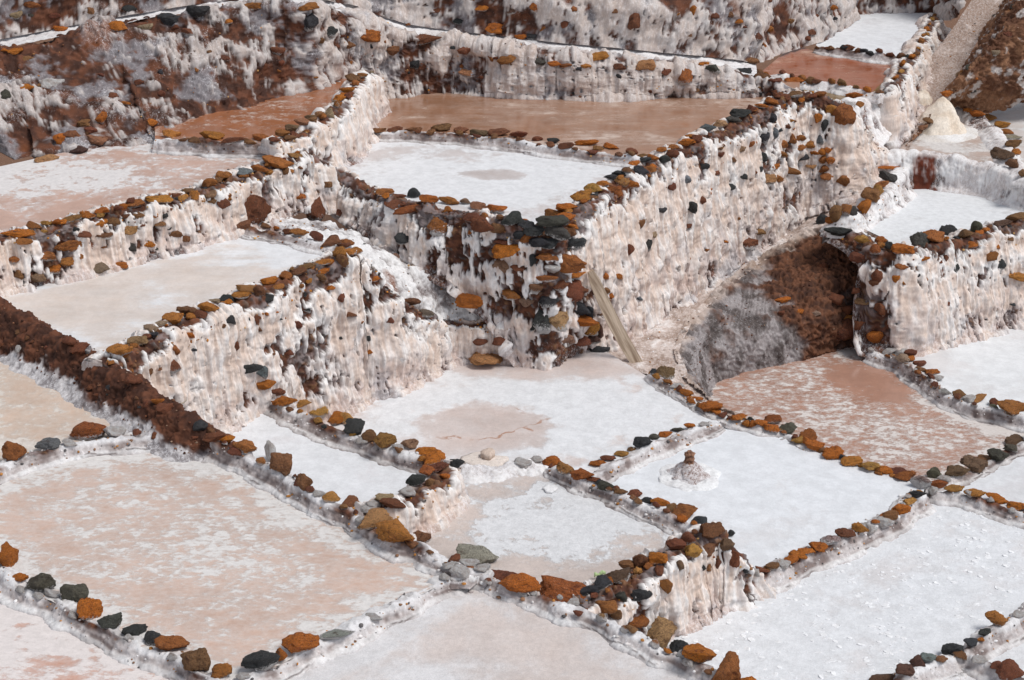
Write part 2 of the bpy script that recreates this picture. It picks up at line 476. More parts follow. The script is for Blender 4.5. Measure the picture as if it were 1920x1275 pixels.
        c = mixc(full((0.55, 0.50, 0.49), n), full(WHITE, n), sst(-0.5, 0.4, rough + 0.6 * rough2))
        c = mixc(c, base, 0.6 * sst(0.45, 0.8, rough2 + 0.4 * big))
        dust = np.full(n, 0.8)
    else:                        # 'dike': low ridge, white lip at the water, grey flank, earth between the stones
        disp = disp * 0.5 + 0.006 * fbm(P4 * 38, 3) + 0.012 * fbm(P4 * 9 + 5, 3)
        hh = h + 0.006 * rough
        lip = sst(0.026, 0.016, hh) * sst(-0.004, 0.006, hh)
        disp += 0.005 * lip
        ring = pn(np.stack([s * 2, h * 90, np.full(n, seed)], 1))
        flank = mixc((0.22, 0.175, 0.165), (0.52, 0.47, 0.46), sst(-0.5, 0.5, rough + 0.45 * rough2 + 0.4 * ring + bias))
        flank = mixc(flank, full((0.78, 0.78, 0.79), n), 0.8 * np.clip(bias + 0 * s, 0, 1) * sst(-0.3, 0.7, 0.8 * rough2 + rough + 0.6 * bias))
        top = mixc(base, full((0.72, 0.71, 0.72), n), sst(-0.25, 0.3, 0.5 * rough + 0.6 * big + 0.12))
        c = mixc(flank, top, np.clip(crestf + sst(0.62, 0.95, t), 0, 1))
        c = mixc(c, full((0.76, 0.75, 0.75), n), lip * (0.55 + 0.4 * sst(-.3, .4, rough)))
        crack = sst(0.0035, 0.0015, np.abs(h - 0.009 - 0.006 * fbm(P4 * 7 + 2, 3))) * sst(-0.1, 0.35, fbm(P4 * 2.7 + 33, 3)) * (1 - crestf)
        c = mixc(c, full((0.13, 0.10, 0.095), n), 0.85 * crack)
        dust = 0.45 + 0.3 * rough
    a = np.clip(dust, 0, 1)[:, None]
    return disp, np.concatenate([np.clip(c, 0, 1), a], 1)

# ------------------------------------------------------------------ ridges: every wall and dike is a solid ridge
RID = {}
BODY = {'wall': 'wall_body', 'slope': 'wall_body', 'cliff': 'wall_body', 'earth': 'earth_body', 'mound': 'salt_body', 'crust': 'salt_body', 'dike': 'dike_body'}
def adopt(o, root):
    o.parent = root
    o.matrix_parent_inverse = Matrix.Translation(-Vector(root.location))
def lerp_attr(v, k, n):
    if isinstance(v, (int, float)): return np.full(k, float(v))
    return np.array(v, dtype=float)

def ridge(key, name, label, cat, pts, zf, zn, w=0.16, bf=0.25, bn=0.25, kind='dike', res=None, toe=0.022, fine=1.0, amp=1.0, rnd=0.35, bias=0.0):
    """pts: (px, py, z) of the crest, drawn so that the far / left side lies on the left of travel.
    zf, zn: levels at the foot on the far and the near side; bf, bn: batter of the two faces"""
    C = np.array([at(*p) for p in pts])
    k = len(C)
    A = np.stack([lerp_attr(v, k, 0) for v in (zf, zn, w, bf, bn, bias)], 1)
    dpt = np.mean([depth_of(c) for c in C])
    r = res or max(0.0064, dpt / 1707 * 1.26) / fine
    seg = np.linalg.norm(np.diff(C[:, :2], axis=0), axis=1)
    cum = np.concatenate([[0], np.cumsum(seg)])
    L = cum[-1]
    nu = int(L / r) + 2
    s = np.linspace(0, L, nu)
    X = np.stack([np.interp(s, cum, C[:, i]) for i in range(3)], 1)
    B = np.stack([np.interp(s, cum, A[:, i]) for i in range(6)], 1)
    win = max(3, int(0.10 / r)) | 1
    ker = np.hanning(win + 2)[1:-1]; ker /= ker.sum()
    pad = win // 2
    def smooth(a):
        b = np.concatenate([a[:1] * 2 - a[1:pad + 1][::-1], a, a[-1:] * 2 - a[-pad - 1:-1][::-1]])
        return np.convolve(b, ker, 'valid')
    if nu > win * 2:
        X = np.stack([smooth(X[:, i]) for i in range(3)], 1)
    seed = (sum(ord(c) for c in key) * 7.31 + len(key)) % 50
    wob = np.stack([s * 2.1, np.full(nu, seed), np.zeros(nu)], 1)
    X[:, 2] += 0.022 * amp * fbm(wob * 2, 3)
    T = np.gradient(X[:, :2], axis=0); T /= np.maximum(np.linalg.norm(T, axis=1, keepdims=True), 1e-9)
    win2 = max(3, int(0.16 / r)) | 1
    Nf = np.stack([-T[:, 1], T[:, 0]], 1)
    if nu > win2 * 2:
        ker = np.hanning(win2 + 2)[1:-1]; ker /= ker.sum(); pad = win2 // 2
        Nf = np.stack([smooth(Nf[:, i]) for i in range(2)], 1); Nf /= np.linalg.norm(Nf, axis=1, keepdims=True)
    X[:, :2] += Nf * (0.03 * amp * fbm(wob * 1.7 + 31, 3))[:, None]
    zfa, zna, wa, bfa, bna, bia = B.T
    if kind in ('dike', 'crust'):
        hi = np.maximum(zfa, zna) + .004
        X[:, 2] = hi + (X[:, 2] - hi) * sst(0, .14, np.minimum(s, L - s))
    hf = X[:, 2] - zfa; hn = X[:, 2] - zna
    EMB = 0.03
    rn = max(3, int(math.ceil((hn.max() + EMB) * math.sqrt(1 + bna.max() ** 2) / r)))
    rf = max(3, int(math.ceil((hf.max() + EMB) * math.sqrt(1 + bfa.max() ** 2) / (r * (1.0 if hf.max() < 0.2 else 2.2)))))
    rc = max(4, int(wa.max() / r))
    rows = []
    for i in range(rf):                        # far foot upwards
        rows.append(('f', i / rf))
    for i in range(rc + 1):
        rows.append(('c', -1 + 2 * i / rc))
    for i in range(1, rn + 1):                 # near edge downwards
        rows.append(('n', 1 - i / rn))
    P = np.zeros((nu, len(rows), 3)); Hh = np.zeros((nu, len(rows))); HH = np.zeros_like(Hh); cf = np.zeros_like(Hh)
    drop = rnd * wa * 0.5
    fl = np.clip(fbm(np.stack([s * 3.3, np.full(nu, seed + 9), np.zeros(nu)], 1), 3), -.8, 1.2)
    for j, (q, t) in enumerate(rows):
        if q == 'c':
            off = -t * wa / 2
            z = X[:, 2] - drop * t ** 4
            H = np.where(t < 0, hf, hn); h = z - np.where(t < 0, zfa, zna); cf[:, j] = 1 - t ** 4
        else:
            zb, b, sg, hh = (zfa, bfa, 1, hf) if q == 'f' else (zna, bna, -1, hn)
            ztop = X[:, 2] - drop
            z = zb - EMB + (ztop - zb + EMB) * t
            flare = toe * (1.0 + 1.1 * fl) * np.exp(-np.maximum(z - zb, 0) / 0.013) + 0.02 * np.exp(-np.maximum(z - zb, 0) / 0.04)
            off = sg * (wa / 2 + b * np.maximum(ztop - z, 0) + flare)
            H = hh; h = z - zb
        P[:, j, :2] = X[:, :2] + Nf * off[:, None]
        P[:, j, 2] = z
        Hh[:, j] = h; HH[:, j] = H
    nrm = normals(P)
    nrm *= np.where(nrm[:, :, 2].mean() < 0, -1, 1)
    S = np.repeat(s[:, None], len(rows), 1)
    disp, colr = style(P.reshape(-1, 3), S.ravel(), Hh.ravel(), HH.ravel(), kind, seed, cf.ravel(), np.repeat(bia, len(rows)))
    disp = disp.reshape(nu, -1) * amp
    # keep the foot closed: damp the displacement on the buried rows and near the ends
    disp[:, 0] *= 0.2; disp[:, -1] *= 0.2
    P2 = P + nrm * disp[:, :, None]
    # close both ends
    def flat_end(i):
        e = P2[i].copy(); mid = e[rf + rc // 2]
        e[:, 0] = mid[0]; e[:, 1] = mid[1]
        return e[None]
    cg = colr.reshape(nu, len(rows), 4)
    Pm = np.concatenate([flat_end(0), P2, flat_end(nu - 1)]); cm = np.concatenate([cg[:1], cg, cg[-1:]]).reshape(-1, 4)
    root = bpy.data.objects.new(name, None); COL.objects.link(root)
    root.empty_display_size = 0.1
    root.location = (X[nu // 2, 0], X[nu // 2, 1], min(zfa[nu // 2], zna[nu // 2]))
    o = grid_mesh(BODY[kind], Pm, cm)
    adopt(o, root)
    tag(root, label, cat)
    RID[key] = dict(o=root, body=o, C=C, P=P2, N=nrm, rows=rows, h=Hh, nu=nu, s=s)
    return o

def patch(key, name, rows, kind, label=None, cat=None, struct=True, res=None, amp=1.0, zfoot=None, ease=False):
    """a loft through several polylines of (px, py, z) or 3-D points"""
    R3 = []
    for row in rows:
        R3.append(np.array([p if isinstance(p, np.ndarray) else at(*p) for p in row]))
    dpt = np.mean([depth_of(p) for rr in R3 for p in rr])
    r = res or max(0.0065, dpt / 1707 * 1.3)
    L = max(np.linalg.norm(np.diff(a, axis=0), axis=1).sum() for a in R3)
    nu = int(L / r) + 2
    grid = []
    for a in R3:
        cum = np.concatenate([[0], np.cumsum(np.linalg.norm(np.diff(a, axis=0), axis=1))])
        s = np.linspace(0, cum[-1], nu)
        q = np.stack([np.interp(s, cum, a[:, i]) for i in range(3)], 1)
        win = max(3, int(0.25 / r)) | 1
        if nu > 3 * win:
            ker = np.hanning(win + 2)[1:-1]; ker /= ker.sum(); pad = win // 2
            q = np.stack([np.convolve(np.concatenate([2 * q[0, i] - q[1:pad + 1, i][::-1], q[:, i], 2 * q[-1, i] - q[-pad - 1:-1, i][::-1]]), ker, 'valid') for i in range(3)], 1)
        grid.append(q)
    out = []
    g2 = [2 * grid[0] - grid[1]] + grid + [2 * grid[-1] - grid[-2]]
    for k in range(1, len(g2) - 2):
        p0, a, b, p3 = g2[k - 1:k + 3]
        m = max(2, int(np.linalg.norm(a - b, axis=1).max() / r))
        for i in range(m):
            t = i / m
            out.append(.5 * (2 * a + (b - p0) * t + (2 * p0 - 5 * a + 4 * b - p3) * t * t + (3 * a - p0 - 3 * b + p3) * t ** 3))
    out.append(grid[-1])
    P = np.stack(out, 1)
    nv = P.shape[1]
    nrm = normals(P)
    if nrm[:, :, 2].mean() < 0: nrm = -nrm
    s = np.repeat(np.linspace(0, L, nu)[:, None], nv, 1)
    foot = P[:, :, 2].min(axis=1, keepdims=True)
    H = np.maximum(P[:, :, 2].max(axis=1, keepdims=True) - foot, 0.05) + 0 * s
    h = P[:, :, 2] - foot
    seed = (sum(ord(c) for c in key) * 5.17) % 50
    disp, colr = style(P.reshape(-1, 3), s.ravel(), h.ravel(), H.ravel(), kind, seed, np.zeros(nu * nv), -.24 if kind == 'cliff' else 0.)
    P2 = P + nrm * (disp.reshape(nu, nv) * amp)[:, :, None]
    o = grid_mesh(name, P2, colr)
    tag(o, label, cat, kind='structure' if struct else None)
    RID[key] = dict(o=o, body=o, P=P2, N=nrm, rows=None, h=h, nu=nu, s=s, C=None)
    return o

# pond levels
P1, P2, P3, P4, P5, P6, P7, P8, P9, P10 = .16, .10, .10, .20, -.58, -.95, -.85, -.80, -.45, .38
P11, P12, P13, P14, P15, P16, P17, P18, P19 = .75, .83, .49, .43, -1.45, -1.43, -1.38, -.50, -.24
P20, P21, P22, P23, P24 = .30, .35, .32, -.32, -1.0

def cz(pts, z):
    return [(x, y, z) for x, y in pts]

W, D = 'retaining_wall', 'stone_dike'
exec_order = []
# --- foreground dikes
ridge('R1', D, 'low salt-crusted dike with olive, black and orange rocks beside the large pink pond', 'dike',
      cz([(-60, 1040), (0, 1072), (45, 1104), (95, 1122), (150, 1152), (190, 1174), (240, 1197), (330, 1237), (385, 1264), (430, 1290), (470, 1330)], .175), P1, P2, w=0.035, bf=.5, bn=.55, bias=.35)
ridge('R2', D, 'low white salt dike with one dark pointed rock and orange rocks at one end', 'dike',
      cz([(380, 1330), (440, 1288), (485, 1262), (530, 1240), (600, 1204), (680, 1168), (760, 1128), (830, 1090), (880, 1072), (915, 1080)], .172), P1, P3, w=0.03, bf=.5, bn=.5, bias=.45)
ridge('R3', D, 'long dike of brown rocks and grey salt flanks curving along the large pink pond', 'dike',
      [(375, 800, .30), (430, 834, .27), (480, 858, .26), (540, 893, .25), (590, 925, .25), (640, 953, .25), (690, 977, .24), (740, 1006, .25), (800, 1034, .23), (850, 1057, .22), (892, 1070, .22)],
      [P9] * 6 + [P5] * 5, P1, w=0.07, bf=[.3] * 6 + [.6, 1.0, 1.2, 1.2, 1.0], bn=.4, bias=.0)
ridge('R4', D, 'low curved salt dike carrying an orange triangular rock and a blue-grey rock', 'dike',
      cz([(-60, 905), (0, 874), (40, 857), (90, 844), (165, 830), (230, 820), (300, 814), (380, 815)], .235), P4, P1, w=0.05, bf=.5, bn=.4, bias=.25)
ridge('R36', D, 'dike topped with the biggest orange boulders, running down past the white drip wall', 'dike',
      [(842, 1060, .10), (880, 1070, .16), (930, 1084, .16), (980, 1106, .16), (1050, 1132, .16), (1110, 1148, .16), (1150, 1168, .16), (1200, 1194, .16), (1250, 1220, .16), (1310, 1246, .16), (1360, 1272, .16), (1410, 1305, .16), (1460, 1345, .16)],
      [P5] * 6 + [P6] * 7, P3, w=0.06, bf=.35, bn=.45, bias=.2)
ridge('R37', D, 'salt-furred dike of dark grey rocks with one orange rock above them', 'dike',
      cz([(1590, 1335), (1660, 1285), (1700, 1262), (1750, 1242), (1790, 1226), (1830, 1202), (1860, 1184), (1900, 1160), (1980, 1110)], -.90), P6, P24, w=0.05, bf=.5, bn=.5, bias=.3)
ridge('R38', D, 'short salt-furred dike ending in a craggy red-brown rock', 'dike',
      cz([(1785, 1226), (1840, 1240), (1890, 1260), (1980, 1300)], -.92), P24, P24, w=0.05, bf=.5, bn=.5, bias=.3)
# --- earth bank on the left
ridge('R5', 'earth_bank', 'crumbly dark brown earth bank running down between the ponds', 'bank',
      [(-80, 508, .46), (0, 574, .45), (80, 616, .44), (150, 656, .43), (205, 686, .43), (290, 742, .40), (360, 786, .36), (412, 815, .28)],
      [P10] * 5 + [P9] * 3, [P4] * 6 + [P1] * 2, w=.14, bf=.5, bn=.75, kind='earth', amp=1.1)
# --- middle ponds
ridge('R6', D, 'dike of ochre rocks between the narrow white pond and the pink-centred pond', 'dike',
      cz([(450, 706), (500, 742), (560, 772), (610, 795), (670, 818), (740, 843), (800, 862), (838, 872)], -.36), P8, P9, w=0.07, bf=.25, bn=.35)
ridge('R7', W, 'short curved salt drip wall closing the end of the narrow white pond', 'wall',
      cz([(680, 962), (740, 946), (790, 922), (822, 895), (836, 868)], -.35), P9, P5, w=.12, bf=.3, bn=.18, kind='wall', bias=.05)
ridge('R8', D, 'white salt dike with a broken salt slab on it', 'dike',
      cz([(830, 872), (880, 878), (930, 874), (980, 866), (1030, 864)], -.52), P8, P5, w=0.07, bf=.5, bn=1.0, kind='crust')
ridge('R9', D, 'dike of small rocks between the beige pond and the pond with the stump', 'dike',
      cz([(1020, 862), (1070, 888), (1120, 908), (1180, 932), (1240, 958), (1300, 984), (1345, 996)], -.50), P7, P5, w=0.06, bf=.3, bn=.4)
ridge('R10', D, 'thin line of small dark and orange rocks on white salt', 'dike',
      cz([(1090, 898), (1140, 874), (1200, 842), (1260, 818), (1320, 797), (1350, 785)], -.765), P8, P7, w=0.04, bf=.6, bn=.45, bias=.25)
ridge('R11', W, 'short white drip wall capped with mixed rocks at the corner of the widest white pond', 'wall',
      [(1085, 1128, -.46), (1140, 1108, -.46), (1190, 1076, -.46), (1240, 1050, -.45), (1300, 1008, -.44), (1345, 996, -.44), (1375, 1020, -.53), (1397, 1055, -.70), (1414, 1076, -.86)],
      [P5] * 6 + [P7] * 3, P6, w=.15, bf=.3, bn=.16, kind='wall', bias=.02, fine=1.4)
ridge('R12', D, 'row of small orange rocks half buried in salt between two white ponds', 'dike',
      cz([(1405, 1080), (1460, 1058), (1520, 1033), (1580, 1007), (1640, 976), (1690, 948), (1732, 918)], -.825), P7, P6, w=.06, bf=.6, bn=.4, bias=.25)
ridge('R13', D, 'long dike of orange rocks from the foot of the path to the stone corner post', 'dike',
      [(1215, 690, -.72), (1270, 732, -.75), (1320, 762, -.77), (1350, 780, -.78), (1400, 792, -.8), (1450, 804, -.82), (1500, 826, -.83), (1560, 854, -.84), (1620, 876, -.85), (1680, 896, -.86), (1735, 914, -.87)],
      [-.84] * 4 + [-1.0, -1.3] + [P15] * 5, [P8] * 4 + [P7] * 7, w=0.06, bf=.3, bn=.35, bias=.2)
ridge('R14', D, 'straight dike of flat ochre rocks along the back of the widest white pond', 'dike',
      cz([(1725, 914), (1790, 922), (1850, 942), (1920, 962), (2020, 995)], -.875), P16, P6, w=0.05, bf=.3, bn=.5, bias=.3)
ridge('R15', D, 'row of rounded dark grey rocks between the pink-brown pond and a white pond', 'dike',
      cz([(1735, 905), (1800, 890), (1850, 868), (1900, 840), (1990, 800)], -1.375), P15, P16, w=0.05, bf=.5, bn=.45)
ridge('R16', D, 'salt-coated dike of small rocks between the pink-brown pond and a white pond', 'dike',
      cz([(1630, 655), (1690, 676), (1730, 704), (1780, 742), (1830, 759), (1880, 770), (1930, 784), (2020, 812)], -1.345), P17, P15, w=0.06, bf=.5, bn=.4, bias=.2)
ridge('R17', W, 'tall cream drip wall under rounded rocks beside the brown bank', 'wall',
      [(1580, 436, -.5), (1640, 462, -.43), (1656, 467, -.42), (1700, 470, -.42), (1760, 452, -.42), (1820, 440, -.42), (1880, 426, -.42), (1940, 412, -.42), (2060, 385, -.42)],
      P18, [-.55, -.58] + [P17] * 7, w=.16, bf=.4, bn=.26, kind='wall', fine=1.3, bias=[-.9, -.9, -.6, .12, .1, .1, .1, .1, .1])
ridge('R18', D, 'row of orange blocks and dark rocks stepping up beside the path', 'dike',
      [(1548, 428, -.48), (1580, 408, -.34), (1620, 384, -.32), (1660, 354, -.30), (1690, 318, -.24)], [-.62, -.6, -.5, -.4, -.35], P18, w=.14, bf=.4, bn=.25, kind='mound')
ridge('R19', 'salt_bank', 'rounded white salt bank with a rust-red drip stain above a white pond', 'bank',
      [(1635, 292, -.17), (1690, 284, -.13), (1750, 288, -.14), (1800, 296, -.16), (1860, 312, -.20), (1920, 337, -.23), (2020, 372, -.3)], [P19, P19, P19, P19, P19, P19, -.36], P18, w=.12, bf=.5, bn=.22, kind='mound')
# --- wall under the second pond, and its continuation to the stone corner
ridge('R28', W, 'tall white drip wall capped with ochre rocks below the upper white pond', 'wall',
      [(195, 686, .44), (260, 648, .45), (320, 615, .45), (380, 588, .45), (440, 564, .45), (500, 536, .45), (560, 510, .45), (620, 490, .45), (662, 474, .45), (690, 498, .34), (720, 538, .14), (760, 572, -.08), (800, 592, -.27), (850, 602, -.45), (900, 604, -.46), (970, 606, -.46)],
      [P10] * 9 + [.2, .0, -.15, -.35, -.5, -.5, -.5], [-.2, -.35, P9, P9, P9 - .15, P8, P8, P8, P8, P8, P8, P8, P8, P8, P8, P8], w=[.17] * 9 + [.06] * 7, bf=.2, bn=[.1, .1, .1, .1, .1, .1, .1, .08, .06, .06, .06, .06, .05, .05, .05, .05], kind='wall', fine=1.25, bias=.06)
ridge('R27', D, 'short row of red-brown rocks at the back of the upper white pond', 'dike',
      cz([(430, 424), (500, 432), (550, 442), (610, 457), (664, 470)], .44), .33, P10, w=0.07, bf=.5, bn=.7)
# --- corner tower: front edge, corner and the long right-hand wall as one ridge
ridge('R20', W, 'tallest long drip wall with a rugged stone corner and a cap of orange and grey rocks', 'wall',
      [(680, 352, .5), (740, 372, .5), (800, 386, .5), (860, 396, .5), (920, 408, .5), (985, 416, .5), (1040, 418, .5), (1074, 400, .5), (1100, 382, .5), (1150, 352, .5), (1200, 318, .51), (1250, 292, .52), (1300, 268, .54), (1350, 242, .55), (1400, 218, .57), (1450, 192, .58), (1500, 174, .58), (1545, 180, .55), (1580, 202, .42), (1615, 232, .2), (1645, 275, -.08), (1668, 302, -.32)],
      [P14] * 11 + [P13] * 6 + [P22] * 3 + [-.1, -.3], [.2, .12, -.02, -.12, -.4, -.86, -.86, -.88, -.92, -.92, -.92, -.9, -.88, -.86, -.82, -.78, -.7, -.62, -.5, -.4, -.37, -.36],
      w=.15, bf=.4, bn=[.2, .2, .2, .15, -.02, -.02, .0, .0, .12, .15, .15, .15, .15, .15, .15, .15, .15, .15, .25, .3, .3, .3], kind='wall', fine=1.35, bias=[-.3, -.35, -.4, -.42, -.15, -.02, -.2, -.2, .08, .1, .1, .1, .1, .1, .1, .06, .0, -.05, .1, .2, .2, .2])
ridge('R26b', W, 'salt-furred end wall stepping down into the gully', 'wall',
      [(535, 293, .82), (590, 294, .75), (640, 322, .6), (700, 360, .5)], [P11, P14, P14, P14], [P10, .33, .3, .2], w=.16, bf=.3, bn=.3, kind='wall', bias=-.02)
ridge('R26', W, 'long drip wall with embedded orange rocks between the two upper left ponds', 'wall',
      cz([(-90, 462), (0, 442), (60, 430), (130, 416), (200, 398), (300, 376), (380, 356), (440, 334), (500, 310), (575, 292)], .8), P11, P10, w=.16, bf=.4, bn=.14, kind='wall', fine=1.25, bias=.0)
ridge('R23', D, 'thin row of dark red rocks between the brown pond and the white pond', 'dike',
      cz([(685, 242), (750, 246), (850, 251), (950, 261), (1050, 276), (1130, 287), (1215, 296)], .52), P13, P14, w=0.05, bf=.5, bn=.4)
ridge('R24', W, 'curved white drip wall with small ochre rocks beside the small brown pond', 'wall',
      cz([(505, 268), (560, 252), (600, 228), (640, 200), (665, 166), (695, 132)], .92), P12, P14, w=.10, bf=.4, bn=.2, kind='wall', bias=.15)
ridge('R25', D, 'low dike with square ochre rocks in front of the small brown pond', 'dike',
      cz([(290, 258), (350, 262), (420, 266), (480, 267), (530, 268)], .865), P12, P11, w=0.07, bf=.4, bn=.4)
# --- back wall with the irrigation channel on top
ridge('R29', W, 'long back wall and stained slope carrying a white salt channel along its top', 'wall',
      [(-90, 108, 1.42), (0, 88, 1.45), (100, 70, 1.5), (200, 48, 1.55), (300, 30, 1.6), (400, 14, 1.65), (480, 8, 1.66), (560, 8, 1.65), (640, 20, 1.45), (700, 44, 1.25), (760, 62, 1.12), (850, 72, 1.04), (960, 86, 1.0), (1060, 99, .95), (1160, 107, .9), (1260, 119, .82), (1340, 129, .75), (1420, 141, .68), (1500, 163, .60)],
      [1.36, 1.4, 1.45, 1.5, 1.55, 1.6, 1.6, 1.6, 1.38, 1.18, 1.05, .98, .93, .88, .83, .75, .68, .5, .4], [P11, P11, P11, P11, P11 + .1, P12, P12, P12, P12 - .1] + [P13] * 10,
      w=.22, bf=.3, bn=[1.6, 1.6, 1.6, 1.7, 1.25, .95, .6, .1, .05, .1, .12, .12, .12, .12, .12, .12, .12, .12, .15], kind='cliff', fine=.85, bias=[-.5] * 5 + [-.42, -.35, -.25, -.2, -.15] + [-.12] * 9)
# --- far right ponds
ridge('R31', D, 'low dark dike between the rust-red pond and the far white pond', 'dike', cz([(1530, 84), (1590, 93), (1640, 100), (1705, 108)], .39), P21, P20, w=0.06, bf=.5, bn=.5)
ridge('R32', W, 'narrow drip wall with a line of ochre rocks on the right of the rust-red pond', 'wall',
      [(1632, 235, -.12), (1648, 198, .2), (1665, 170, .40), (1692, 128, .40), (1716, 98, .40), (1737, 62, .40), (1752, 28, .40)], [-.2, .1, P20, P20, P21, P21, P21], [-.2, -.2, -.2, -.1, .08, .15, .2], w=.12, bf=.3, bn=[.1, .12, .15, .3, .4, .5, .5], kind='wall')
ridge('R33', D, 'low dike in front of the rust-red pond', 'dike', cz([(1410, 138), (1480, 146), (1530, 158), (1580, 164), (1655, 178)], .375), P20, P22, w=0.06, bf=.4, bn=.3, kind='mound')
ridge('R34', D, 'salt lump with an orange rock beside the tiny khaki pond', 'dike', [(1562, 208, .37), (1590, 194, .37), (1625, 186, .3), (1652, 192, .08)], [P22, P22, P22, .03], [-.2, -.12, -.05, .02], w=.14, bf=.4, bn=.5, kind='mound')
ridge('R35', D, 'curved line of ochre slabs behind the salt piles', 'dike', cz([(1795, 206), (1835, 222), (1862, 240), (1885, 272), (1898, 300), (1925, 336)], -.17), P23, P19, w=.14, bf=.4, bn=.5, kind='mound')

def stain(key, px, py, wpx, colour):
    """a mineral stain running down a face below one point of its crest"""
    R = RID[key]; me = R['body'].data; c = at(px, py, -.14); u_ = depth_of(c) / F_PX
    n_ = len(me.vertices); co = np.zeros(n_ * 3, np.float32); me.vertices.foreach_get('co', co); co = co.reshape(-1, 3)
    cl = np.zeros(n_ * 4, np.float32); ca = me.color_attributes['col']; ca.data.foreach_get('color', cl); cl = cl.reshape(-1, 4)
    d_ = np.abs(co[:, 0] - c[0]) / (wpx * u_ / 2) + .5 * pn(co * np.array([18, 18, 5]))
    m = sst(1.1, .7, d_) * sst(c[2] + .02, c[2] - .05, co[:, 2]) * (0.65 + .35 * pn(co * np.array([40, 40, 8])))
    m = np.clip(1.5 * m, 0, 1)
    cl[:, :3] = cl[:, :3] * (1 - m[:, None]) + np.array(colour) * m[:, None]; cl[:, 3] *= (1 - m)
    ca.data.foreach_set('color', cl.ravel())
stain('R19', 1742, 300, 42, (.13, .028, .012))

# ------------------------------------------------------------------ patches of ground
patch('gully', 'gully_floor', [[(430, 405, .40), (500, 402, .38), (560, 408, .36), (610, 412, .31), (680, 442, .25), (760, 472, .08), (850, 522, -.1), (940, 562, -.33), (980, 580, -.4)],
                [(430, 432, .38), (500, 438, .38), (560, 450, .38), (620, 468, .38), (662, 476, .40), (690, 499, .32), (720, 539, .12), (760, 572, -.09), (800, 592, -.28), (850, 602, -.45), (900, 604, -.47), (975, 606, -.47)]], 'gully', 'white salty gully floor between two walls', 'gully')
patch('path', 'path', [[(1420, 800, -.86), (1300, 752, -.84), (1215, 702, -.82), (1150, 680, -.82), (1120, 640, -.86), (1190, 620, -.9), (1300, 545, -.87), (1400, 470, -.84), (1500, 425, -.73), (1580, 360, -.6), (1635, 288, -.38), (1660, 225, -.17), (1700, 180, .0), (1740, 115, .25), (1785, 55, .5), (1822, 0, .75), (1845, -50, .95)],
                [(1432, 796, -.86), (1342, 755, -.85), (1292, 708, -.85), (1272, 658, -.86), (1297, 606, -.87), (1348, 554, -.87), (1422, 496, -.83), (1520, 440, -.72), (1600, 402, -.53), (1685, 312, -.3), (1722, 250, -.17), (1765, 185, .0), (1805, 125, .22), (1845, 58, .5), (1885, 0, .72), (1915, -50, .95)]], 'path', 'pale trodden path climbing between the ponds', 'path')
def below(p, z, out=(0, 0)):
    q = at(*p); return np.array([q[0] + out[0], q[1] + out[1], z])
top = [(1440, 800, -.86), (1350, 758, -.84), (1303, 712, -.84), (1285, 660, -.84), (1312, 610, -.86), (1365, 560, -.86), (1440, 505, -.82), (1540, 452, -.72), (1600, 445, -.60), (1662, 468, -.50)]
zb = P15 - .04
bot = [below(top[0], zb, (.0, .1)), below(top[1], zb, (.08, .12)), below(top[2], zb, (.15, .06)), below(top[3], zb, (.2, -.05)),
       at(1345, 722, zb), at(1400, 706, zb), at(1480, 690, zb), at(1560, 664, zb), at(1625, 655, zb), at(1690, 655, zb)]
midr = [(np.asarray(at(*a)) + b) / 2 + np.array([0, 0, .12]) for a, b in zip(top[:4], bot[:4])] + [at(1325, 650, -1.08), at(1388, 625, -1.05), at(1468, 598, -1.02), at(1558, 568, -.98), at(1612, 556, -1.0), at(1664, 560, -.95)]
lip0 = [(1425, 792, -.83), (1335, 752, -.82), (1282, 705, -.82), (1262, 655, -.83), (1285, 602, -.84), (1335, 548, -.84), (1410, 488, -.80), (1510, 432, -.68), (1590, 415, -.52), (1668, 452, -.46)]
midl = [np.asarray(at(*a)) + np.array([.02, -.02, -.05]) for a in top]
patch('bank', 'slope', [lip0, midl, midr, bot], 'bank', 'curved bank of grey salt-streaked earth and brown soil below the path', 'bank')
patch('ramp', 'salt_ramp', [[(375, 690, -.02), (430, 660, -.05), (480, 640, -.1)], [(375, 745, -.2), (430, 700, -.22), (475, 690, -.25)], [(370, 775, -.47), (425, 762, -.47), (500, 752, -.47)]], 'crust', 'small white salt ramp at the foot of the wall', 'salt')
# hillside behind the channel
hb = [(-90, 92, 1.40), (0, 74, 1.42), (200, 36, 1.52), (400, 3, 1.62), (560, -6, 1.60), (640, 6, 1.42), (700, 26, 1.2), (760, 46, 1.07), (850, 58, 1.0), (960, 70, .95), (1060, 82, .9), (1160, 91, .85), (1260, 101, .77), (1340, 108, .7), (1418, 118, .55), (1432, 112, .32), (1500, 90, .32), (1550, 78, .34), (1590, 45, .34), (1612, 30, .34), (1680, 26, .34), (1745, 28, .34), (1780, 40, .4), (1800, 20, .6), (1830, -20, .8)]
hb3 = [at(*p) for p in hb]
hm, ht = [], []
for i, q in enumerate(hb3):
    back = .25 if i < 15 else .45
    hm.append(q + np.array([0.0, back, .75])); ht.append(q + np.array([0.0, back + 1.6, 2.0]))
patch('hill', 'hillside', [hb3, hm, ht], 'cliff', 'rugged salt-streaked hillside above the channel', 'hillside', res=.02)
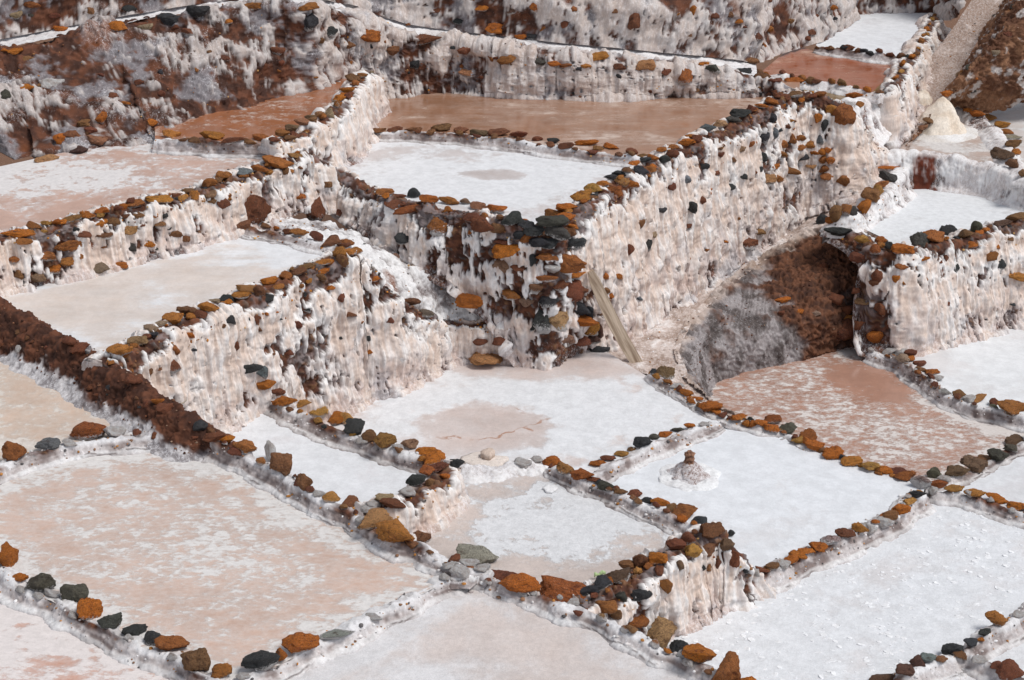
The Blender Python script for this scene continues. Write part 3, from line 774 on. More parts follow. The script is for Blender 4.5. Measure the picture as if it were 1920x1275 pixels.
patch('bench', 'irrigation_channel', [[(x, y + 2, z - .02) for x, y, z in [(-90, 108, 1.42), (0, 88, 1.45), (100, 70, 1.5), (200, 48, 1.55), (300, 30, 1.6), (400, 14, 1.65), (480, 8, 1.66), (560, 8, 1.65), (640, 20, 1.45), (700, 44, 1.25), (760, 62, 1.12), (850, 72, 1.04), (960, 86, 1.0), (1060, 99, .95), (1160, 107, .9), (1260, 119, .82), (1340, 129, .75), (1420, 141, .68)]],
                [q + np.array([0, .02, -.015]) for q in hb3[:15]], [q + np.array([0, .3, .1]) for q in hb3[:15]]], 'crust', 'white salt channel running along the top of the back wall', 'channel', amp=.6)
patch('hill2', 'hillside', [[(1700, 268, -.2), (1728, 250, -.16), (1768, 185, .0), (1808, 125, .22), (1848, 58, .5), (1888, 0, .72), (1918, -50, .95)],
                [(1765, 205, -.1), (1790, 180, .08), (1815, 150, .32), (1845, 108, .55), (1885, 55, .85), (1925, 0, 1.1), (1960, -50, 1.35)],
                [(1850, 212, -.2), (1900, 200, -.15), (1960, 180, .0), (2020, 130, .25), (2080, 60, .6), (2120, 0, .9), (2160, -50, 1.2)]], 'dirt', 'brown earth slope to the right of the path', 'slope')

# the slope goes on beyond both edges of the view
sr = [(2120, -60, 1.2), (2040, 120, .3), (2030, 200, -.24), (2020, 330, -.27), (2035, 395, -.5), (2020, 560, -1.36), (2010, 700, -1.40), (2000, 815, -1.40), (1985, 985, -.93), (1990, 1110, -.93), (2060, 1280, -.97), (2150, 1500, -1.0)]
patch('edge_right', 'terrain', [sr, [(x + 260, y, z + .05) for x, y, z in sr], [(x + 900, y, z - .2) for x, y, z in sr]], 'mound', 'salty ground continuing beyond the ponds', 'ground', res=.03)
sl = [(-80, -40, 2.0), (-85, 60, 1.6), (-85, 110, 1.38), (-84, 345, .73), (-84, 455, .74), (-72, 520, .39), (-55, 690, .19), (-55, 900, .19), (-55, 1040, .14), (-55, 1420, .09)]
patch('edge_left', 'terrain', [[(x - 900, y, z - .1) for x, y, z in sl], [(x - 260, y, z + .05) for x, y, z in sl], sl], 'mound', 'salty brown ground continuing beyond the ponds', 'ground', res=.03)

# ------------------------------------------------------------------ ponds
def rp(key, a=None, b=None, rev=False):
    pts = [np.array(c) for c in RID[key]['C'][a:b]]
    return pts[::-1] if rev else pts

POND_LAB = {}
def pond(poly, z, label, **kw):
    pts = [p if isinstance(p, np.ndarray) else at(p[0], p[1], p[2] if len(p) > 2 else z) for p in poly]
    n = len(pts)
    B2 = np.array([p[:2] for p in pts]); C2 = np.roll(B2, -1, axis=0)
    area = abs(np.sum(B2[:, 0] * C2[:, 1] - C2[:, 0] * B2[:, 1])) / 2
    stp = min(.12, max(.06, math.sqrt(area / 2500)))
    gx, gy = np.meshgrid(np.arange(B2[:, 0].min(), B2[:, 0].max(), stp), np.arange(B2[:, 1].min(), B2[:, 1].max(), stp), indexing='ij')
    G = np.stack([gx.ravel(), gy.ravel()], 1) + np.random.RandomState(n).uniform(-.3, .3, (gx.size, 2)) * stp
    def shore(Q):
        ab = C2 - B2; t_ = np.einsum('qnk,nk->qn', Q[:, None] - B2[None], ab) / np.maximum((ab ** 2).sum(1), 1e-9)
        pr = B2[None] + np.clip(t_, 0, 1)[:, :, None] * ab[None]
        return np.linalg.norm(Q[:, None] - pr, axis=2).min(1)
    ins = np.zeros(len(G), bool)
    for a_, b_ in zip(B2, C2):
        cr = ((a_[1] > G[:, 1]) != (b_[1] > G[:, 1])) & (G[:, 0] < (b_[0] - a_[0]) * (G[:, 1] - a_[1]) / (b_[1] - a_[1] + 1e-12) + a_[0])
        ins ^= cr
    G = G[ins]; G = G[shore(G) > stp * .4]
    vo, _, fo, *_r = delaunay_2d_cdt([Vector(p[:2]) for p in pts] + [Vector(g_) for g_ in G], [(i, (i + 1) % n) for i in range(n)], [], 1, 1e-4)
    dist_shore = shore(np.array([v[:] for v in vo]))
    bm = bmesh.new()
    vs = [bm.verts.new((v.x, v.y, z)) for v in vo]
    for f in fo: bm.faces.new([vs[i] for i in f])
    for f in bm.faces:
        f.normal_update()
        if f.normal.z < 0: f.normal_flip()
    me = bpy.data.meshes.new('salt_pond'); bm.to_mesh(me)
    ea = me.attributes.new('edge', 'FLOAT', 'POINT'); ea.data.foreach_set('value', dist_shore.astype(np.float32))
    me.materials.append(pond_material('brine_and_salt', z=z, **kw))
    o = bpy.data.objects.new('salt_pond', me); COL.objects.link(o)
    tag(o, label, 'salt pond', kind='structure')
    SURF.append((BVHTree.FromBMesh(bm), o)); bm.free()
    return o

SW = (0.80, 0.815, 0.84)           # salt white
SC = (0.76, 0.73, 0.71)            # thin salt film
pond(rp('R4') + rp('R3') + rp('R2', 1, -2, True) + rp('R1', 0, -2, True), P1, 'large pink pond with a broken white salt film',
     water=(.58, .40, .315), salt=(.76, .735, .715), cov=.02, scale=10, soft=.10, low=.22, rough=.3, stretch=(.8, 1.25, 1))
pond(rp('R1') + [(470, 1420), (-60, 1420)], P2, 'pink pond corner with streaky white film', water=(.58, .31, .22), salt=(.80, .74, .72), cov=.04, scale=6.0, soft=.07, low=.3, rough=.3, stretch=(.8, 1.25, 1))
pond(rp('R2', 0, -1) + rp('R36', 2) + [(1460, 1420), (380, 1420)], P3, 'pale beige pond with a thin granular crust', water=(.62, .52, .47), salt=(.76, .75, .76), cov=-.02, scale=1.9, soft=.2, low=.6, fine=2.0, rough=.5)
pond([(-60, 680), (-60, 905)] + rp('R4') + rp('R5', 0, None, True), P4, 'cream pond beside the earth bank', water=(.62, .47, .37), salt=(.74, .68, .62), cov=.02, scale=8, soft=.08, low=.3, rough=.35)
pond(rp('R7') + rp('R8') + rp('R9') + rp('R11', 0, 5, True) + rp('R36', 1, 6, True) + rp('R3', 6, None, True), P5, 'beige pond with a patch of white crust in its middle',
     water=(.60, .52, .48), salt=(.77, .78, .80), cov=-.10, scale=6.5, soft=.05, low=.25, rough=.45, fine=1.8, feats=[(1040, 980, 190, 75, .22)])
pond(rp('R11') + rp('R12') + rp('R14') + [(2100, 1100)] + rp('R37', 0, None, True) + [(1500, 1420)] + rp('R36', 5, None, True), P6, 'widest white pond strewn with salt flakes',
     water=(.70, .67, .67), salt=(.80, .82, .85), cov=.14, scale=2.2, soft=.16, low=.5, rough=.6, fine=1.6)
pond(rp('R10') + rp('R13', 3) + rp('R12', None, None, True) + rp('R9', None, None, True), P7, 'white pond around the salted stump', water=(.70, .69, .70), salt=(.80, .825, .86), cov=.16, scale=2.4, soft=.16, low=.5, rough=.6)
pond(rp('R28', 4) + [(1000, 640), (1130, 655)] + rp('R13', 0, 4) + rp('R10', None, None, True) + rp('R8', None, None, True) + rp('R6', None, None, True), P8,
     'round pond with a white salt ring and a pink cracked centre', water=(.60, .49, .445), salt=(.82, .835, .86), cov=-.03, scale=2.6, soft=.22, low=.3, rough=.5, fine=1.6,
     feats=[(900, 800, 150, 55, -.52), (1000, 775, 380, 90, .36), (1020, 690, 190, 30, -.22)], cracks=0)
pond(rp('R28', 0, 6) + rp('R6') + rp('R7', None, None, True) + rp('R3', 0, 7, True), P9, 'narrow white pond below the drip wall', water=(.70, .69, .71), salt=(.80, .82, .85), cov=.16, scale=3, soft=.15, low=.4, rough=.6)
pond(rp('R26') + rp('R27') + rp('R28', 0, 9, True) + rp('R5', 0, 5, True), P10, 'white pond with cream stains behind the earth bank', water=(.64, .54, .47), salt=(.81, .82, .84), cov=.03, scale=1.7, soft=.18, low=.4, rough=.55,
     feats=[(480, 470, 170, 40, .14), (150, 580, 130, 60, -.12), (330, 530, 150, 35, -.08)], streak=.35)
pond([(-90, 345), (0, 312), (100, 290), (200, 268), (300, 245)] + rp('R25') + rp('R26', None, None, True), P11, 'pinkish pond with scattered pale salt islands', water=(.56, .38, .31), salt=(.77, .74, .73), cov=-.02, scale=6, soft=.04, low=.3, rough=.3, feats=[(60, 330, 200, 40, .10)])
pond([(290, 232), (400, 185), (520, 148), (600, 130), (690, 112)] + rp('R24', None, None, True) + rp('R25', None, None, True), P12, 'small brown pond with a few pale flecks', water=(.36, .145, .07), salt=(.62, .50, .44), cov=-.08, scale=9, soft=.045, low=.2, rough=.09)
pond([(690, 175), (1000, 165), (1300, 150), (1500, 150)] + rp('R20', 10, 17, True) + rp('R23', None, None, True), P13, 'long glossy brown pond below the back wall', water=(.33, .17, .10), salt=(.60, .48, .41), cov=-.13, scale=2.5, soft=.12, low=.5, rough=.05,
     feats=[(1330, 195, 160, 14, .16), (1150, 262, 220, 18, .12), (760, 225, 150, 10, .08)], streak=.35)
pond(rp('R24', 2, None, True) + rp('R23') + rp('R20', 0, 11, True) + rp('R26b', None, None, True), P14, 'white pond with a grey wet heart behind the stone corner', water=(.55, .49, .47), salt=(.80, .81, .83), cov=.05, scale=4, soft=.15, low=.25, rough=.45,
     feats=[(930, 328, 70, 11, -.40), (900, 335, 260, 50, .16)])
pond([p for p in bot[:3]] + [p + np.array([-.15, .35, 0]) for p in bot[3:9]] + rp('R16') + [(2100, 800)] + rp('R15', None, None, True) + rp('R13', 4, None, True), P15, 'pink-brown pond flecked with white film under the curved bank', water=(.43, .245, .18), salt=(.74, .69, .66), cov=.0, scale=9, soft=.045, low=.3, rough=.12, stretch=(1, 1.6, 1),
     feats=[(1640, 715, 110, 40, -.14), (1750, 820, 170, 40, .05)])
pond(rp('R15') + [(2100, 900)] + rp('R14', None, None, True), P16, 'small bluish white pond at the edge', water=(.66, .65, .67), salt=(.79, .81, .84), cov=.1, scale=3, soft=.15, rough=.5)
pond([(1640, 640), (1720, 630), (1900, 580), (2050, 560), (2100, 800)] + rp('R16', None, None, True), P17, 'white pond with a bright salt swirl under the cream wall', water=(.66, .64, .64), salt=(.81, .83, .85), cov=.05, scale=2, soft=.2, rough=.5, feats=[(1880, 665, 110, 45, .2)])
pond(rp('R18') + [(1700, 345), (1780, 348), (1900, 350), (2060, 372)] + rp('R17', None, None, True), P18, 'white pond under the rounded salt bank', water=(.66, .66, .67), salt=(.80, .82, .84), cov=.14, scale=5, soft=.08, rough=.45)
pond([(1600, 330), (1640, 240), (1700, 190), (1780, 185)] + rp('R35') + [(2020, 372)] + rp('R19', None, None, True), P19, 'salt-dusted work floor around the salt piles', water=(.42, .29, .23), salt=(.72, .69, .67), cov=-.02, scale=6, soft=.15, rough=.8, low=.4, feats=[(1770, 250, 80, 16, .4), (1800, 275, 80, 12, .15)], fine=2)
pond(rp('R33') + rp('R32', 2, 5) + rp('R31', None, None, True) + [(1490, 82)], P20, 'rust-red glossy pond', water=(.32, .09, .035), salt=(.55, .36, .28), cov=-.14, scale=3, soft=.12, low=.4, rough=.08, streak=.3)
pond([(1530, 84), (1570, 40), (1610, 20), (1760, 18)] + rp('R32', 4, None, True) + rp('R31', None, None, True), P21, 'small far white pond', water=(.68, .68, .7), salt=(.80, .82, .85), cov=.2, scale=3, soft=.15, rough=.5)
pond([(1490, 155)] + rp('R33', 1) + rp('R34', None, None, True), P22, 'tiny khaki pond', water=(.24, .15, .06), salt=(.5, .4, .3), cov=-.25, scale=3, rough=.08)
pond([(1860, 205), (1900, 180), (2100, 180), (2100, 380), (1940, 350)] + rp('R35', 1, None, True), P23, 'sliver of a pale pond beyond the ochre slabs', water=(.6, .55, .52), salt=(.78, .79, .8), cov=.05, scale=3, rough=.4)
pond(rp('R37') + [(2200, 1150), (2200, 1500), (1500, 1500)], P24, 'white pond corner below the dark rocks', water=(.68, .64, .63), salt=(.79, .80, .82), cov=.08, scale=2.5, soft=.2, rough=.6, fine=2)

# base ground far below and behind everything
def ground():
    n = 61
    xs = np.linspace(-60, 60, n); ys = np.linspace(-30, 110, n)
    X, Y = np.meshgrid(xs, ys, indexing='ij')
    Z = -2.2 + np.maximum(Y - 24, 0) * 0.28
    Z[(Y < 4)] -= 3.0
    P = np.stack([X, Y, Z], 2)
    c = np.tile(np.array([.2, .11, .07, .4]), (n * n, 1))
    tag(grid_mesh('ground', P, c, bvh=False), 'brown earth under the terraces', 'ground', kind='structure')
ground()
# ------------------------------------------------------------------ stones
def stone_mesh(i, sub):
    r_ = np.random.RandomState(100 + i)
    bm = bmesh.new(); bmesh.ops.create_icosphere(bm, subdivisions=sub, radius=1)
    u = np.array([v.co[:] for v in bm.verts]); u /= np.linalg.norm(u, axis=1, keepdims=True)
    rad = np.full(len(u), 1.25)
    for k in range(r_.randint(9, 16)):
        d_ = r_.normal(size=3); d_ /= np.linalg.norm(d_)
        off = r_.uniform(.5, .92)
        dt = u @ d_
        rad = np.where(dt > 0.05, np.minimum(rad, off / np.maximum(dt, 0.05)), rad)
    ang = i % 3
    q = u * rad[:, None] + i * 5.3
    rad = rad * (1 + .15 * fbm(q * 1.3, 3) + (.085 if ang else .055) * fbm(q * 4.0, 4) - .10 * np.abs(fbm(q * 2.6 + 9, 3)))
    if ang == 0:                       # bedded stone: ledges along the layers
        rad *= 1 + .075 * pn(np.stack([q[:, 0] * .9, q[:, 1] * .9, q[:, 2] * 8], 1))
    V = u * rad[:, None]
    lo, hi = V.min(0), V.max(0)
    V = (V - (lo + hi) / 2) / ((hi - lo) / 2)
    for v, c in zip(bm.verts, V): v.co = c
    for f in bm.faces: f.smooth = True
    me = bpy.data.meshes.new('stone'); bm.to_mesh(me); bm.free()
    me.materials.append(M_STONE)
    return me
STONES_S = [stone_mesh(i, 3) for i in range(12)]
STONES_L = [stone_mesh(40 + i, 4) for i in range(14)]
PAL = {'o': (.72, .215, .020), 'y': (.74, .365, .085), 't': (.56, .40, .26), 'r': (.30, .095, .042), 'b': (.38, .18, .07),
       'k': (.060, .064, .068), 'g': (.15, .14, .10), 'w': (.70, .65, .62), 'u': (.30, .35, .39), 'e': (.60, .54, .42)}
prs = random.Random(11)
def colour_of(code):
    c = np.mean([PAL[k] for k in code], axis=0)
    j = prs.uniform(.82, 1.22)
    return tuple(np.clip(c * j * np.array([1, prs.uniform(.92, 1.08), prs.uniform(.88, 1.12)]), 0, 1))

def hit(px, py):
    d_ = Vector(ray(px, py)); best = None
    for bv, o in SURF:
        loc, nrm, idx, dist = bv.ray_cast(Vector(CAM), d_)
        if loc is not None and (best is None or dist < best[1]): best = (loc, dist, o, nrm)
    return best

def new_stone(center, dims, code, parent, salt, yaw=None, tilt=.22, big=False, name='stone'):
    me = prs.choice(STONES_L if big else STONES_S)
    o = bpy.data.objects.new(name, me)
    o.location = center; o.scale = dims
    if code == 'w' or code == 'wt':
        o.material_slots[0].link = 'OBJECT'; o.material_slots[0].material = M_SALT
    o.rotation_euler = (prs.uniform(-tilt, tilt), prs.uniform(-tilt, tilt), (prs.uniform(-.45, .45) if yaw is None else yaw) + prs.choice((0, math.pi)))
    o.color = (*colour_of(code), salt)
    if parent is not None: adopt(o, parent)
    COL.objects.link(o)
    return o

def put(key, text, embed=False, salt=None, grow=1.12):
    """stones traced from the photograph: x y w h colour; each rests on the surface its foot is seen against"""
    par = RID[key]['o'] if key else None
    made = []
    for item in text.split(';'):
        f = item.split()
        if len(f) < 5: continue
        x, y, w, h = map(float, f[:4]); code = f[4]
        hp = hit(x, y + (0 if embed else .30 * h))
        if hp is None: continue
        dp = depth_of(hp[0])
        sa, sc_ = w / 2 * dp / F_PX, h / 2 * dp / F_PX
        c = CAM + ray(x, y) * dp
        k = .78 if h < .8 * w else .95
        dims = np.array([sa * 1.0, (sa + sc_) / 2 * .9, sc_ * k * 1.05])
        if embed: dims = dims * grow; c = c + FWD * min(dims) * .12
        sl = salt if salt is not None else prs.choice((.0, .08, .15, .22, .3, .38))
        if 'w' in code: sl = 1.6 if code == 'w' else .75
        made.append(new_stone(c, dims, code, par, sl, big=w > 30, name='stone' if embed else 'cap_stone'))
    return made

def scatter(key, n, codes, size, t0, t1, seed, s0=0, s1=1, sink=.35, salt=(0, .3), flat=.7, side='n'):
    """further stones set in a face or along a crest"""
    R = RID[key]; r_ = random.Random(seed); P, Nn = R['P'], R['N']
    if R['rows']:
        js = [j for j, (q, t) in enumerate(R['rows']) if (q == side and t0 <= t <= t1)]
    else:
        nv = P.shape[1]; js = list(range(int(t0 * (nv - 1)), int(t1 * (nv - 1)) + 1))
    for k in range(n):
        i = int((s0 + (s1 - s0) * r_.random()) * (R['nu'] - 1)); j = r_.choice(js)
        p = P[i, j]; nn = Nn[i, j]
        if np.dot(nn, p - CAM) > 0: nn = -nn if side == 'n' else nn
        a = size * r_.uniform(.6, 1.35)
        dims = np.array([a, a * .8, a * r_.uniform(.45, .95) * flat / .7])
        c = p - nn * min(dims) * sink
        new_stone(c, dims, r_.choice(codes), R['o'], r_.uniform(*salt), yaw=r_.uniform(-.8, .8), tilt=.3)

def cap(key, n, codes, size, seed, s0=0, s1=1, salt=(0, .3), jit=.02):
    """a row of stones laid along a crest"""
    R = RID[key]; r_ = random.Random(seed); P = R['P']
    jc = [j for j, (q, t) in enumerate(R['rows']) if q == 'c']; jm = jc[len(jc) // 2]
    for k in range(n):
        i = int((s0 + (s1 - s0) * (k + r_.uniform(.2, .8)) / n) * (R['nu'] - 1))
        i2 = min(i + 3, R['nu'] - 1)
        p = P[i, jm]; tdir = P[i2, jm] - P[max(i - 3, 0), jm]
        a = size * r_.uniform(.7, 1.3)
        dims = np.array([a, a * .75, a * r_.uniform(.45, .8)])
        c = p + np.array([r_.uniform(-jit, jit), r_.uniform(-jit, jit), dims[2] * .45])
        new_stone(c, dims, r_.choice(codes), R['o'], r_.uniform(*salt), yaw=math.atan2(tdir[1], tdir[0]) + r_.uniform(-.3, .3), name='cap_stone')

put('R1', '15 1045 34 54 o;38 1084 34 18 o;75 1094 58 46 g;140 1112 52 42 g;166 1140 48 46 o;205 1164 44 32 kg;250 1182 50 26 k;287 1197 36 32 k;325 1206 62 42 ob;370 1238 58 48 b;417 1257 40 34 yo;98 1112 34 16 w;-20 1050 40 30 o')
put('R2', '490 1240 74 54 k;527 1230 28 34 o;565 1208 74 46 o;632 1190 72 18 uw;700 1158 40 12 w;455 1268 30 14 w')
put('R3', '402 820 46 26 r;425 824 30 20 o;460 836 48 28 ob;530 869 48 46 rb;508 850 24 60 wt;570 906 36 34 b;622 932 38 22 y;655 942 44 22 rb;700 972 74 34 to;742 995 82 50 oy;790 1008 36 24 rb;440 845 30 22 r;600 925 26 14 w;852 1050 24 22 r;690 955 30 20 w;878 1056 46 18 w;845 1060 30 16 w')
put('R3', '893 1043 86 44 e', salt=.1)
put('R2', '862 1072 40 22 w;835 1082 30 16 w;905 1066 34 20 w;850 1055 22 16 w')
put('R36', '940 1078 62 26 r;972 1094 90 46 o;1062 1110 108 60 or;1136 1137 44 34 ob;1188 1168 64 42 or;1236 1191 68 58 yt;1272 1213 36 38 k;1310 1227 70 50 o;1362 1256 58 60 ob;1216 1175 26 20 w;1155 1153 24 20 b;1410 1300 60 50 o;1290 1240 26 20 w')
put('R4', '28 849 46 38 ob;90 834 50 24 ug;167 808 64 44 or;214 811 44 26 w;257 812 20 18 r;130 830 30 14 w;-25 868 40 28 b')
put('R37', '1870 1163 44 34 ob;1845 1186 26 16 k;1820 1207 28 20 k;1838 1200 18 10 o;1787 1217 42 26 k;1740 1235 34 22 u;1722 1240 36 24 kr;1765 1236 24 18 b;1695 1257 42 24 kr;1660 1272 60 20 kb;1910 1150 30 14 w;1950 1128 40 20 k')
put('R38', '1895 1256 56 44 r;1800 1228 30 20 b;1835 1238 36 16 w;1870 1248 30 16 r')
put('R6', '493 720 52 22 o;515 737 42 24 r;535 751 44 24 o;563 757 42 22 y;598 771 38 22 y;630 783 42 24 o;650 786 30 28 y;665 803 46 36 k;695 817 36 26 b;722 824 50 36 by;768 834 34 24 tr;798 844 42 18 o;815 860 46 34 o;822 876 40 28 r;800 884 32 22 ro;835 893 20 14 o;470 690 44 24 k;488 697 30 30 ku;745 838 26 16 w;680 826 26 18 w')
put('R7', '780 899 38 26 k;737 945 52 22 r;720 933 38 18 t;762 922 40 26 w;700 946 32 20 w;806 905 20 18 b')
put('R8', '857 870 32 22 k;980 867 34 14 w;1005 862 26 14 w')
put('R9', '1037 866 42 24 o;1060 881 36 28 yb;1092 888 48 24 or;1113 899 30 14 r;1137 909 34 20 kg;1165 921 28 12 b;1190 926 30 16 r;1212 937 22 14 k;1238 941 38 18 o;1259 953 20 18 b;1283 961 52 26 ob;1311 974 30 20 k')
put('R11', '1335 993 54 38 rb;1371 1001 16 16 k;1290 1011 30 32 r;1299 1036 36 32 y;1330 1031 28 30 b;1362 1023 32 28 gb;1376 1050 22 40 r;1397 1067 14 18 k;1235 1046 36 28 o;1201 1050 32 30 br;1178 1059 38 20 b;1196 1071 20 18 y;1156 1080 52 32 kb;1126 1093 44 22 k;1106 1106 38 18 k;1268 1022 40 30 r;1215 1060 22 18 ob')
put('R11', '1163 1120 26 24 gk;1201 1114 36 28 k;1245 1097 30 26 ob;1317 1065 14 14 k;1345 1060 14 26 r;1236 1075 16 26 r;1275 1060 16 20 gb;1330 1065 10 18 b', embed=True)
put('R10', '1120 869 36 14 o;1140 859 30 16 r;1165 851 30 12 y;1205 829 38 22 k;1226 819 22 14 g;1248 814 30 12 o;1270 806 28 11 g;1293 798 22 14 o;1185 842 20 10 b;1320 795 22 10 w')
put('R12', '1430 1069 30 14 r;1447 1061 28 18 b;1470 1058 30 20 w;1483 1049 32 14 o;1496 1043 38 18 o;1511 1033 36 14 o;1533 1026 38 22 o;1558 1014 42 22 wb;1585 1001 42 22 r;1612 989 34 24 oy;1632 991 26 26 w;1655 978 42 28 w;1668 966 36 24 br;1690 954 38 24 o;1706 940 32 20 y;1718 926 36 20 k;1415 1073 22 18 w')
put('R13', '1246 700 34 30 gb;1287 736 28 18 o;1305 748 30 12 o;1333 763 48 26 o;1356 778 22 14 r;1385 782 38 18 o;1408 786 14 10 k;1426 793 28 16 o;1450 786 34 24 ro;1447 803 32 20 o;1476 804 36 26 g;1515 818 40 26 or;1500 826 38 14 y;1530 836 42 22 o;1562 849 42 24 o;1596 863 42 24 yo;1633 875 38 20 y;1656 881 38 20 o;1680 886 42 16 r;1698 893 42 20 ro;1726 904 40 32 rw;1750 921 20 20 w;1268 722 30 12 w')
put('R14', '1760 908 36 24 or;1792 917 42 16 y;1829 926 42 16 yo;1870 937 44 18 o;1909 951 46 20 o;1960 970 50 20 o;1740 918 22 16 w')
put('R15', '1753 887 32 24 g;1792 883 52 22 bk;1826 869 52 24 bg;1845 862 40 18 b;1871 854 42 24 gk;1896 840 32 18 g;1902 826 44 18 bg;1770 895 26 14 w;1945 812 50 22 g')
put('R16', '1690 661 32 18 w;1706 661 26 16 r;1692 673 28 20 t;1708 674 20 14 o;1722 681 30 16 r;1728 693 26 12 b;1748 697 32 14 o;1757 709 28 14 w;1772 735 28 14 gw;1800 739 30 20 b;1835 746 36 18 by;1863 754 20 18 r;1898 765 56 32 ob;1668 658 30 14 w;1816 747 26 18 w;1960 785 50 24 o')
put('R17', '1570 433 62 22 k;1615 449 32 22 y;1651 452 22 20 o;1641 469 22 24 ro;1609 481 34 22 r;1666 461 16 18 k;1693 466 46 24 o;1725 451 40 36 kg;1750 442 42 30 bo;1779 432 42 20 k;1811 439 30 22 b;1831 427 22 30 g;1848 431 18 12 o;1880 418 36 18 bk;1906 407 42 16 b;1905 517 60 18 oy;1940 402 40 20 o')
put('R17', '1820 458 24 14 o;1855 481 30 18 ob;1877 496 20 20 k;1645 520 22 30 r;1679 522 14 14 o;1735 485 18 10 o;1793 503 12 18 k;1773 485 12 16 r;1690 500 24 12 ro;1893 448 14 10 b', embed=True)
put('bank', '1467 563 28 14 o;1590 597 26 18 yo;1622 567 36 14 yt;1588 581 22 20 r;1640 630 30 24 o;1530 589 18 14 t;1497 584 18 10 o;1582 617 46 34 r;1565 560 30 22 r;1650 580 20 24 r;1590 630 40 16 rb;1466 587 12 10 r;1610 610 26 20 r;1545 500 22 14 r;1640 530 22 16 rb;1605 545 16 12 r', embed=True, salt=0)
put('R18', '1569 402 28 36 b;1600 396 18 22 gk;1620 389 26 32 o;1631 366 38 30 by;1654 346 32 20 ob;1665 331 36 22 kg;1664 314 52 11 o;1541 412 24 22 k;1556 414 18 16 o;1585 395 20 26 ob;1645 358 24 24 y')
# the long right-hand wall, its corner and the front edge
put('R20', '1040 401 40 22 bo;1062 388 42 20 o;1090 367 44 26 oy;1113 353 38 22 y;1131 345 32 16 o;1146 332 32 14 k;1161 326 30 18 k;1176 319 22 16 b;1201 322 32 22 k;1190 306 28 12 o;1212 300 24 16 k;1226 296 28 16 o;1246 298 24 18 k;1240 281 22 12 o;1262 289 24 20 r;1261 275 24 14 bo;1286 266 32 18 o;1297 256 26 12 o;1306 261 20 16 r;1327 239 32 18 ku;1350 233 30 20 yt;1375 226 32 16 kg;1391 213 42 22 k;1411 206 22 18 r;1431 199 32 10 o;1448 190 30 12 o;1466 181 36 16 r;1490 176 30 18 b;1502 188 18 12 o;1521 180 22 12 r;1538 176 24 14 ob')
put('R20', '1150 361 32 26 ro;1166 341 26 18 by;1182 346 32 20 o;1110 372 30 20 b;1130 362 24 18 r;1220 318 22 16 ob', embed=True)
put('R20', '720 359 36 18 bo;776 363 26 24 k;802 372 38 20 o;842 376 42 20 yo;873 378 22 16 rt;896 385 32 20 ot;931 392 46 22 o;960 409 44 26 k;988 421 32 22 k;1035 414 62 28 gk;748 368 30 14 r;1068 425 34 18 o;1062 408 40 18 o')
put('R20', '825 426 36 30 ob;766 393 46 16 ro;755 446 30 22 k;885 408 30 16 r;740 384 34 16 r;1075 455 40 28 k;1012 452 36 20 k;1031 456 30 18 k;1060 490 64 40 ob;955 470 52 26 o;1026 478 38 14 ob;945 455 32 12 r;1072 517 48 12 o;1023 522 42 16 ob;1005 540 22 18 b;960 551 32 22 ob;1033 566 32 24 k;1085 576 48 32 k;1015 601 28 42 k;1046 599 32 32 ty;1090 603 54 24 o;1104 618 36 28 yo;1062 435 34 18 rb;1000 615 12 12 k;1122 655 32 14 k;1070 545 40 36 r;985 445 20 22 ro;1000 488 14 24 k;1035 502 26 16 w;1110 636 28 20 rk;972 505 26 14 r;905 420 40 30 r;1050 535 30 20 r;935 430 24 20 b;1090 640 30 20 r;1045 430 50 26 gk;1000 432 34 20 k;975 440 24 18 k;990 565 26 20 rt;1060 640 30 24 rt;940 500 30 26 rt;1085 545 30 20 r;1105 590 20 30 k;1120 620 20 30 kr', embed=True, grow=1.25)
put('R20', '1447 222 18 20 k;1433 260 20 24 k;1451 250 18 22 ku;1467 270 20 16 ob;1483 260 18 20 ob;1502 260 18 16 ob;1520 270 22 18 ob;1535 222 16 20 o;1545 235 14 26 k;1536 262 16 18 ku;1500 277 24 12 ob;1430 295 18 18 k;1465 290 24 16 bo;1507 296 18 14 k;1525 287 20 10 o;1540 285 16 14 o;1551 283 14 16 o;1543 300 16 16 ob;1558 302 18 18 o;1518 312 22 12 ot;1545 318 20 16 ob;1550 331 26 16 ob;1488 322 28 18 ob;1437 335 32 22 ot;1460 335 18 18 ob;1455 312 18 12 o;1580 340 24 22 bo;1320 313 20 18 k;1295 388 24 24 k;1316 378 16 18 r;1287 336 18 16 u;1425 318 10 10 k;1390 280 16 14 rt;1350 290 14 12 r;1260 350 16 16 r;1240 395 18 14 k;1200 420 16 20 rb;1225 440 14 14 t;1180 470 18 24 r;1215 460 10 22 k;1160 520 14 14 o;1137 545 14 14 b;1145 555 12 12 o;1196 560 18 10 u;1135 520 16 16 o;1395 330 14 12 k;1370 350 20 14 k;1345 325 12 12 r;1290 425 26 14 r;1400 455 40 24 r;1420 435 30 14 b;1375 300 12 14 b;1477 238 12 10 r;1410 270 12 12 ob', embed=True)
put('R20', '1578 216 50 40 ob;1560 205 30 20 yo', embed=True, salt=0)
put('R26', '35 437 66 14 o;45 451 32 14 ob;63 424 32 14 bo;88 419 24 14 y;109 416 24 14 o;135 409 42 12 yb;165 404 28 14 o;190 396 38 18 o;253 382 38 22 bo;298 374 52 20 oy;352 358 28 12 b;393 342 30 22 bo;420 331 34 22 bo;455 324 40 18 u;487 316 34 16 or;521 305 62 18 ob;555 291 32 10 yb;222 390 24 14 r;330 366 26 14 r;-30 448 60 14 o')
